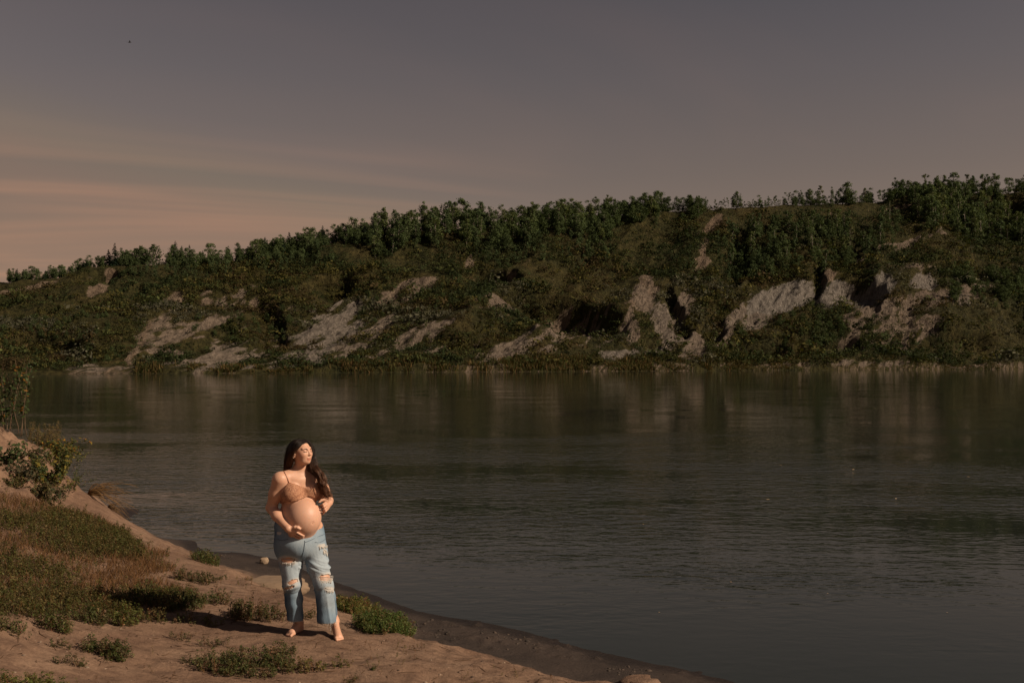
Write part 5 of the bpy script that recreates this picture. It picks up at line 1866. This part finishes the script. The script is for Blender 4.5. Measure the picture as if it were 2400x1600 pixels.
# ---- bra top
T = Field((-2.05, 7.95, 1.55), (-1.45, 8.75, 2.05), 0.0046)
torso(T)
T.F -= 0.0065
TV, TQ = T.mesh()
TV = relax(TV, TQ, 1, 0.4)
tu, tvv = to_px(TV)
CUP = np.array([(650, 1177), (672, 1176.5), (697, 1173.5), (711, 1167), (722.6, 1162), (733, 1165), (744, 1171), (757, 1176), (766, 1176), (766, 1150), (756, 1141), (748, 1134), (744, 1133), (737, 1139.5), (730, 1145), (726, 1147.5), (718, 1143), (704, 1138), (690, 1134.5), (680, 1130), (676, 1129), (669, 1140), (661, 1156), (650, 1162)], float)
cup = in_poly(tu + 0.7 * fbm(tu / 2.5, tvv / 2.5, 2, 3), tvv + 0.7 * fbm(tu / 2.5 + 9, tvv / 2.5, 2, 5), CUP)
fr = (TV - CH) @ fw
band = (np.abs(TV[:, 2] - Q_(0, 1168, 0.1)[2]) < 0.022) & (fr < 0.03)
kv = (cup & (fr > -0.01)) | band
fk = kv[TQ].all(axis=1)
TQ = TQ[fk]
used = np.unique(TQ)
remap = np.full(len(TV), -1)
remap[used] = np.arange(len(used))
TQ, TV = remap[TQ], TV[used]
m_lace, nt, bs = new_mat('tan_lace')
tcn = nt.nodes.new('ShaderNodeTexCoord')
v1 = N(nt, 'ShaderNodeTexVoronoi', Scale=52.0)
nt.links.new(tcn.outputs['Object'], v1.inputs['Vector'])
l2 = noise(nt, tcn.outputs['Object'], 62, 4, 0.75, 1.6)
lc = ramp(nt, [(0.36, (0.17, 0.070, 0.040)), (0.50, (0.33, 0.160, 0.092)), (0.64, (0.47, 0.265, 0.165))], l2.outputs[0])
lc = mixc(nt, 0.55, lc.outputs[0], ramp(nt, [(0.05, (0.45, 0.40, 0.38)), (0.40, (1.15, 1.1, 1.05))], v1.outputs[0]).outputs[0], 'MULTIPLY')
nt.links.new(lc, bs.inputs['Base Color'])
bs.inputs['Roughness'].default_value = 0.85
bump(nt, bs, math_(nt, 'ADD', l2.outputs[0], v1.outputs[0]), 0.25, 0.001)
bra = link('bra_top', mesh_np('bra_top', TV - ORG, quads=TQ, mats=[m_lace], smooth=True), person)
so = bra.modifiers.new('cloth_thickness', 'SOLIDIFY')
so.thickness = 0.004
so.offset = 1.0
m_strap, nt, bs = new_mat('strap')
bs.inputs['Base Color'].default_value = (0.22, 0.10, 0.06, 1)
bs.inputs['Roughness'].default_value = 0.7
for pts in ([(664.5, 1102.5), (667, 1107), (670.5, 1114), (674, 1122), (677.5, 1131)], [(736, 1109), (738, 1116), (740.5, 1125), (743, 1134)]):
    w_ = np.array([B.ray(a_, b_, 0.0035) for a_, b_ in pts])
    bk = w_[0] - fw * np.array([0.05, 0.10, 0.13])[:, None] - UP * np.array([-0.012, 0.03, 0.12])[:, None]
    bk = B.snap(bk, 0.0035)
    w_ = np.concatenate((bk[::-1], w_))
    tt_ = np.linspace(0, 1, 20)
    w_ = np.stack([np.interp(tt_, np.linspace(0, 1, len(w_)), w_[:, k]) for k in range(3)], -1)
    tv, tq, tt = tubes([w_], [np.full(20, 0.0036)], 5)
    link('strap', mesh_np('strap', tv - ORG, quads=tq, tris=tt, mats=[m_strap], smooth=True), bra)

# ---- brows, lashes, nails, ear stud
m_brow, nt, bs = new_mat('brow_hair')
bs.inputs['Base Color'].default_value = (0.030, 0.018, 0.012, 1)
bs.inputs['Roughness'].default_value = 0.8
for s_ in (-1, 1):
    pts = np.array([H(0.083, 0.013 * s_, 0.014), H(0.080, 0.024 * s_, 0.0190), H(0.073, 0.037 * s_, 0.0205), H(0.060, 0.050 * s_, 0.015)])
    pts = np.stack([np.interp(np.linspace(0, 1, 9), np.linspace(0, 1, 4), pts[:, k]) for k in range(3)], -1)
    tv, tq, tt = tubes([B.snap(pts, 0.0005)], [np.array((.0020, .0027, .0030, .0030, .0028, .0025, .0020, .0014, .0007))], 5)
    link('eyebrow', mesh_np('eyebrow', tv - ORG, quads=tq, tris=tt, mats=[m_brow], smooth=True), person)
    pts = np.array([H(0.082, 0.019 * s_, -0.005), H(0.084, 0.027 * s_, -0.0085), H(0.080, 0.037 * s_, -0.0085), H(0.070, 0.0465 * s_, -0.002)])
    pts = np.stack([np.interp(np.linspace(0, 1, 9), np.linspace(0, 1, 4), pts[:, k]) for k in range(3)], -1)
    tv, tq, tt = tubes([B.snap(pts, 0.001)], [np.array((.0007, .0014, .0018, .0021, .0022, .0023, .0022, .0018, .0008))], 5)
    link('eyelashes', mesh_np('eyelashes', tv - ORG, quads=tq, tris=tt, mats=[m_brow], smooth=True), person)
m_nail, nt, bs = new_mat('dark_red_nail')
bs.inputs['Base Color'].default_value = (0.085, 0.010, 0.012, 1)
bs.inputs['Roughness'].default_value = 0.25


def small_ell(name, c, axes, r, mat, parent):
    th, ph = np.meshgrid(np.linspace(0, 2 * math.pi, 9)[:-1], np.linspace(-1.3, 1.3, 6))
    s3 = np.stack((np.cos(ph) * np.cos(th) * r[0], np.cos(ph) * np.sin(th) * r[1], np.sin(ph) * r[2]), -1).reshape(-1, 3)
    V = s3 @ np.array(axes) + c
    i = np.arange(5)[:, None] * 8
    j = np.arange(8)[None]
    Q = np.stack((i + j, i + (j + 1) % 8, i + 8 + (j + 1) % 8, i + 8 + j), -1).reshape(-1, 4)
    Q = np.concatenate((Q, [[3, 2, 1, 0], [7, 4, 3, 0], [7, 6, 5, 4], [40, 41, 42, 43], [40, 43, 44, 47], [44, 45, 46, 47]]))
    return link(name, mesh_np(name, V - ORG, quads=Q, mats=[mat], smooth=True), parent)


for fs, nm in ((fing_L, 1), (fing_R, 0)):
    for f_ in fs:
        d_ = unit(f_[3] - f_[2])
        out = unit(f_[3] - BC)
        out = unit(out - d_ * (out @ d_))
        if nm:
            small_ell('nail', f_[3] + d_ * 0.004 + out * 0.0050, (d_, np.cross(out, d_), out), (0.0075, 0.0050, 0.0032), m_nail, person)
m_stud, nt, bs = new_mat('earring_metal')
bs.inputs['Base Color'].default_value = (0.75, 0.6, 0.45, 1)
bs.inputs['Metallic'].default_value = 0.8
bs.inputs['Roughness'].default_value = 0.3
small_ell('earring', H(-0.006, -0.091, -0.048), HA, (0.004, 0.004, 0.004), m_stud, person)

# ---- hair
GA = [[(701, 1031, .02), (686, 1034.5, .06), (675, 1051, .075), (670, 1073, .085), (667.5, 1096, .10), (668, 1125, .15), (671, 1150, .19)],
      [(704, 1030.5, .00), (688, 1034, .0), (677, 1052, .0), (673, 1074, .02), (671, 1095, .05), (671, 1122, .13), (674, 1148, .17)],
      [(708, 1030.5, -.02), (694, 1035, -.055), (684, 1051, -.065), (680, 1071, -.055), (677, 1090, -.02), (675, 1112, .07), (677, 1140, .15)],
      [(711, 1031, -.02), (702, 1036, -.072), (692, 1047, -.092), (685, 1060, -.085), (682, 1078, -.05), (679, 1096, .00), (678, 1118, .09)],
      [(713.5, 1032.5, -.01), (710, 1037, -.068), (702, 1045.5, -.094), (694, 1053, -.097), (687, 1062, -.085), (684, 1078, -.05), (681, 1094, .0)]]
GB = [[(709, 1030.5, .02), (722, 1033.5, .045), (731, 1045, .060), (735.5, 1061, .065), (738.5, 1077, .06), (744, 1093, .03), (753.5, 1108, .0), (759, 1126, -.01), (764, 1142, -.02), (771, 1156, -.03), (776, 1168, -.03)],
      [(711, 1030.5, .01), (724, 1035, .03), (732, 1048, .045), (734.5, 1064, .05), (735, 1080, .04), (739.5, 1096, .01), (749, 1112, -.02), (756.5, 1130, -.03), (761, 1145, -.035), (767, 1157, -.04), (773, 1169, -.04)],
      [(713, 1031.5, .0), (723.5, 1036, .01), (730, 1050, .05), (731, 1066, .06), (728.5, 1082, .045), (731, 1097, .0), (744.5, 1113, -.035), (753, 1131, -.045), (758.5, 1146, -.05), (764, 1157, -.05), (769, 1167, -.05)],
      [(706, 1031.5, .05), (718, 1037, .075), (727, 1052, .085), (727, 1068, .08), (721, 1085, .05), (723, 1098, .005), (736, 1109, -.03), (749.5, 1128, -.055), (755.5, 1143, -.06), (759, 1155, -.06), (764, 1166, -.06)]]


def spline(pts, n):
    pts = np.asarray(pts, float)
    t = np.linspace(0, len(pts) - 1.0001, n)
    i = t.astype(int)
    f = (t - i)[:, None]
    e = np.concatenate((pts[:1] * 2 - pts[1:2], pts, pts[-1:] * 2 - pts[-2:-1]))
    p0, p1, p2, p3 = e[i], e[i + 1], e[i + 2], e[np.minimum(i + 3, len(e) - 1)]
    return 0.5 * ((2 * p1) + (-p0 + p2) * f + (2 * p0 - 5 * p1 + 4 * p2 - p3) * f ** 2 + (-p0 + 3 * p1 - 3 * p2 + p3) * f ** 3)


def guide3(g, n=22):
    return spline(np.array([Q_(*x) for x in g]), n)


rh = np.random.default_rng(61)
A3 = np.stack([guide3(g) for g in GA])
B3 = np.stack([guide3(g, 30) for g in GB])
paths, rads, shade = [], [], []


def lerp_guides(G3, a):
    x = a * (len(G3) - 1)
    i = min(int(x), len(G3) - 2)
    return G3[i] * (1 - (x - i)) + G3[i + 1] * (x - i)


for k in range(640):
    g = lerp_guides(A3, rh.random()).copy()
    n = len(g)
    t = np.linspace(0, 1, n)
    off = rh.normal(size=3) * 0.006
    g += off[None] * sstep(0.0, 0.35, t)[:, None]
    g += (np.sin(t * rh.uniform(5, 10) + rh.uniform(0, 6))[:, None] * rh.normal(size=3)[None] * 0.003) * sstep(0.3, 0.8, t)[:, None]
    v_ = B.value(g)
    gr = B.grad(g)
    gr /= np.linalg.norm(gr, axis=1)[:, None] + 1e-6
    g = g + gr * np.where((v_ < 0.006) & (v_ > -0.06), 0.006 - v_, 0)[:, None]
    paths.append(g)
    rads.append(np.interp(t, [0, .08, .8, 1], [.0009, .0024, .0021, .0006]) * rh.uniform(.6, 1.2))
    shade.append(rh.uniform(0.6, 1.4))
for k in range(760):
    ga_ = rh.random() * 0.93
    g = lerp_guides(B3, ga_).copy()
    n = len(g)
    t = np.linspace(0, 1, n)
    off = rh.normal(size=3) * np.array((0.006, 0.010, 0.008))
    g += off[None] * sstep(0.0, 0.4, t)[:, None]
    ph = 2.6 * math.floor(ga_ * 3.999) + rh.normal() * 0.3
    wv2 = sstep(0.32, 0.7, t)
    g += (np.sin(t * 21 + ph) * 0.022 * wv2)[:, None] * np.array((0.85, -0.1, 0.3)) + (np.cos(t * 23 + ph) * 0.012 * wv2)[:, None] * np.array((0, 1.0, 0))
    cut = rh.uniform(0.86, 1.0)
    g = g[:max(6, int(n * cut))]
    t = np.linspace(0, 1, len(g))
    v_ = B.value(g)
    gr = B.grad(g)
    gr /= np.linalg.norm(gr, axis=1)[:, None] + 1e-6
    g = g + gr * np.where((v_ < 0.006) & (v_ > -0.06), 0.006 - v_, 0)[:, None]
    paths.append(g)
    rads.append(np.interp(t, [0, .08, .8, 1], [.0009, .0023, .0021, .0006]) * rh.uniform(.6, 1.2))
    shade.append(rh.uniform(0.6, 1.4))
for k in range(70):                                     # flyaway strands
    src = paths[rh.integers(len(paths))]
    t = np.linspace(0, 1, len(src))
    g = src + (rh.normal(size=3) * np.array((0.020, 0.016, 0.008)))[None] * sstep(0.15, 0.9, t)[:, None]
    g = g + (np.sin(t * rh.uniform(4, 12) + rh.uniform(0, 6))[:, None] * rh.normal(size=3)[None] * 0.006)
    keep_ = B.value(g) > 0.003
    if keep_.sum() < len(g) * 0.8:
        continue
    paths.append(g)
    rads.append(np.full(len(g), 0.0009))
    shade.append(1.3)
hv, hq2, ht = tubes(paths, rads, 4)
hsh = np.concatenate([np.full(len(p_) * 4, s_) for p_, s_ in zip(paths, shade)])
hlen = np.concatenate([np.repeat(np.linspace(0, 1, len(p_)), 4) for p_ in paths])
# the scalp cover under the strands
Kf = Field(HCn - 0.16, HCn + 0.16, 0.0055)
Kf.ell(H(-0.016, 0, 0.010), HA, (0.1035, 0.0815, 0.0895), 0.02)
Kf.ell(H(-0.045, 0, -0.030), HA, (0.070, 0.070, 0.080), 0.03)
CV, CQ = Kf.mesh()
rel = CV - HCn
lf, ll, lu = rel @ Fh, rel @ Lh, rel @ Uh
hairline = 0.062 - 0.9 * np.maximum(-(lu - 0.060), 0) + 0.012 * np.sin(ll * 60) * 0
capk = (lf < np.where(lu > 0.060, 0.062 + (lu - 0.06) * 0.2, 0.060 + (lu - 0.060) * 0.95)) & ~((ll < -0.05) & (lf > -0.012) & (lu < -0.0)) & (lu > -0.10)
fk = capk[CQ].all(axis=1)
CQ = CQ[fk]
used = np.unique(CQ)
remap = np.full(len(CV), -1)
remap[used] = np.arange(len(used))
CQ, CV = remap[CQ], CV[used]
nb = len(hv)
m_hair, nt, bs = new_mat('dark_brown_hair')
ha = attr(nt, 'shade')
he = attr(nt, 'along')
hc_ = mixc(nt, ramp(nt, [(0.35, 0.0), (0.9, 1.0)], he.outputs['Fac']).outputs[0], (0.013, 0.0078, 0.0055), (0.115, 0.050, 0.024))
nt.links.new(mixc(nt, 1.0, hc_, ha.outputs['Color'], 'MULTIPLY'), bs.inputs['Base Color'])
bs.inputs['Roughness'].default_value = 0.5
bs.inputs['Specular IOR Level'].default_value = 0.28
sh3 = np.concatenate((np.repeat(hsh[:, None], 3, 1), np.full((len(CV), 3), 0.8)))
link('hair', mesh_np('hair', np.concatenate((hv, CV)) - ORG, quads=np.concatenate((hq2, CQ + nb)), tris=ht, mats=[m_hair], smooth=True, attrs={'shade': sh3, 'along': np.concatenate((hlen, np.zeros(len(CV))))}), person)

# ------------------------------------------------------------------ small things: a bird, leaves adrift
m_bird, nt, bs = new_mat('dark_feathers')
bs.inputs['Base Color'].default_value = (0.03, 0.027, 0.025, 1)
bs.inputs['Roughness'].default_value = 0.8
p = P(304, 100, 70)
Vb = np.array([(-.16, 0, .0), (.14, 0, .02), (0, .04, .035), (0, -.04, .035), (0, 0, -.03), (-.02, .26, .10), (.06, .05, .02), (-.04, .05, .02), (-.02, -.26, .10), (.06, -.05, .02), (-.04, -.05, .02), (-.22, .03, 0), (-.22, -.03, 0)], float)
Tb = [(0, 2, 3), (1, 3, 2), (0, 4, 2), (0, 3, 4), (1, 2, 4), (1, 4, 3), (5, 6, 7), (8, 10, 9), (0, 11, 12)]
tag(link('bird', mesh_np('bird', Vb, tris=Tb, mats=[m_bird]), None, p, 0.4), 'tiny dark bird alone in the upper left sky', 'bird')
m_float, nt, bs = new_mat('floating_leaf')
bs.inputs['Base Color'].default_value = (0.50, 0.36, 0.22, 1)
lv = np.array([(-1, 0, .02), (-.4, .45, .10), (.4, .4, .12), (1, 0, .16), (.4, -.4, .10), (-.4, -.45, .08), (0, 0, .03)], float)
lt_ = [(0, 6, 1), (1, 6, 2), (2, 6, 3), (3, 6, 4), (4, 6, 5), (5, 6, 0)]
me_l = mesh_np('floating_leaf', lv, tris=lt_, mats=[m_float])
for u, v, s_ in ((1508, 1228, .05), (1800, 1170, .07), (2100, 1168, .07), (2000, 1100, .09), (1545, 1434, .022), (1713, 1363, .03), (2220, 1435, .022), (1940, 1390, .026), (1830, 1090, .08), (2270, 1117, .08)):
    tag(link('floating_leaf', me_l, None, G(u, v, 0.003), rj.uniform(0, 6), s_ * 0.6), 'pale dead leaf adrift on the open river right of the person', 'leaf', 'leaves adrift on the river')
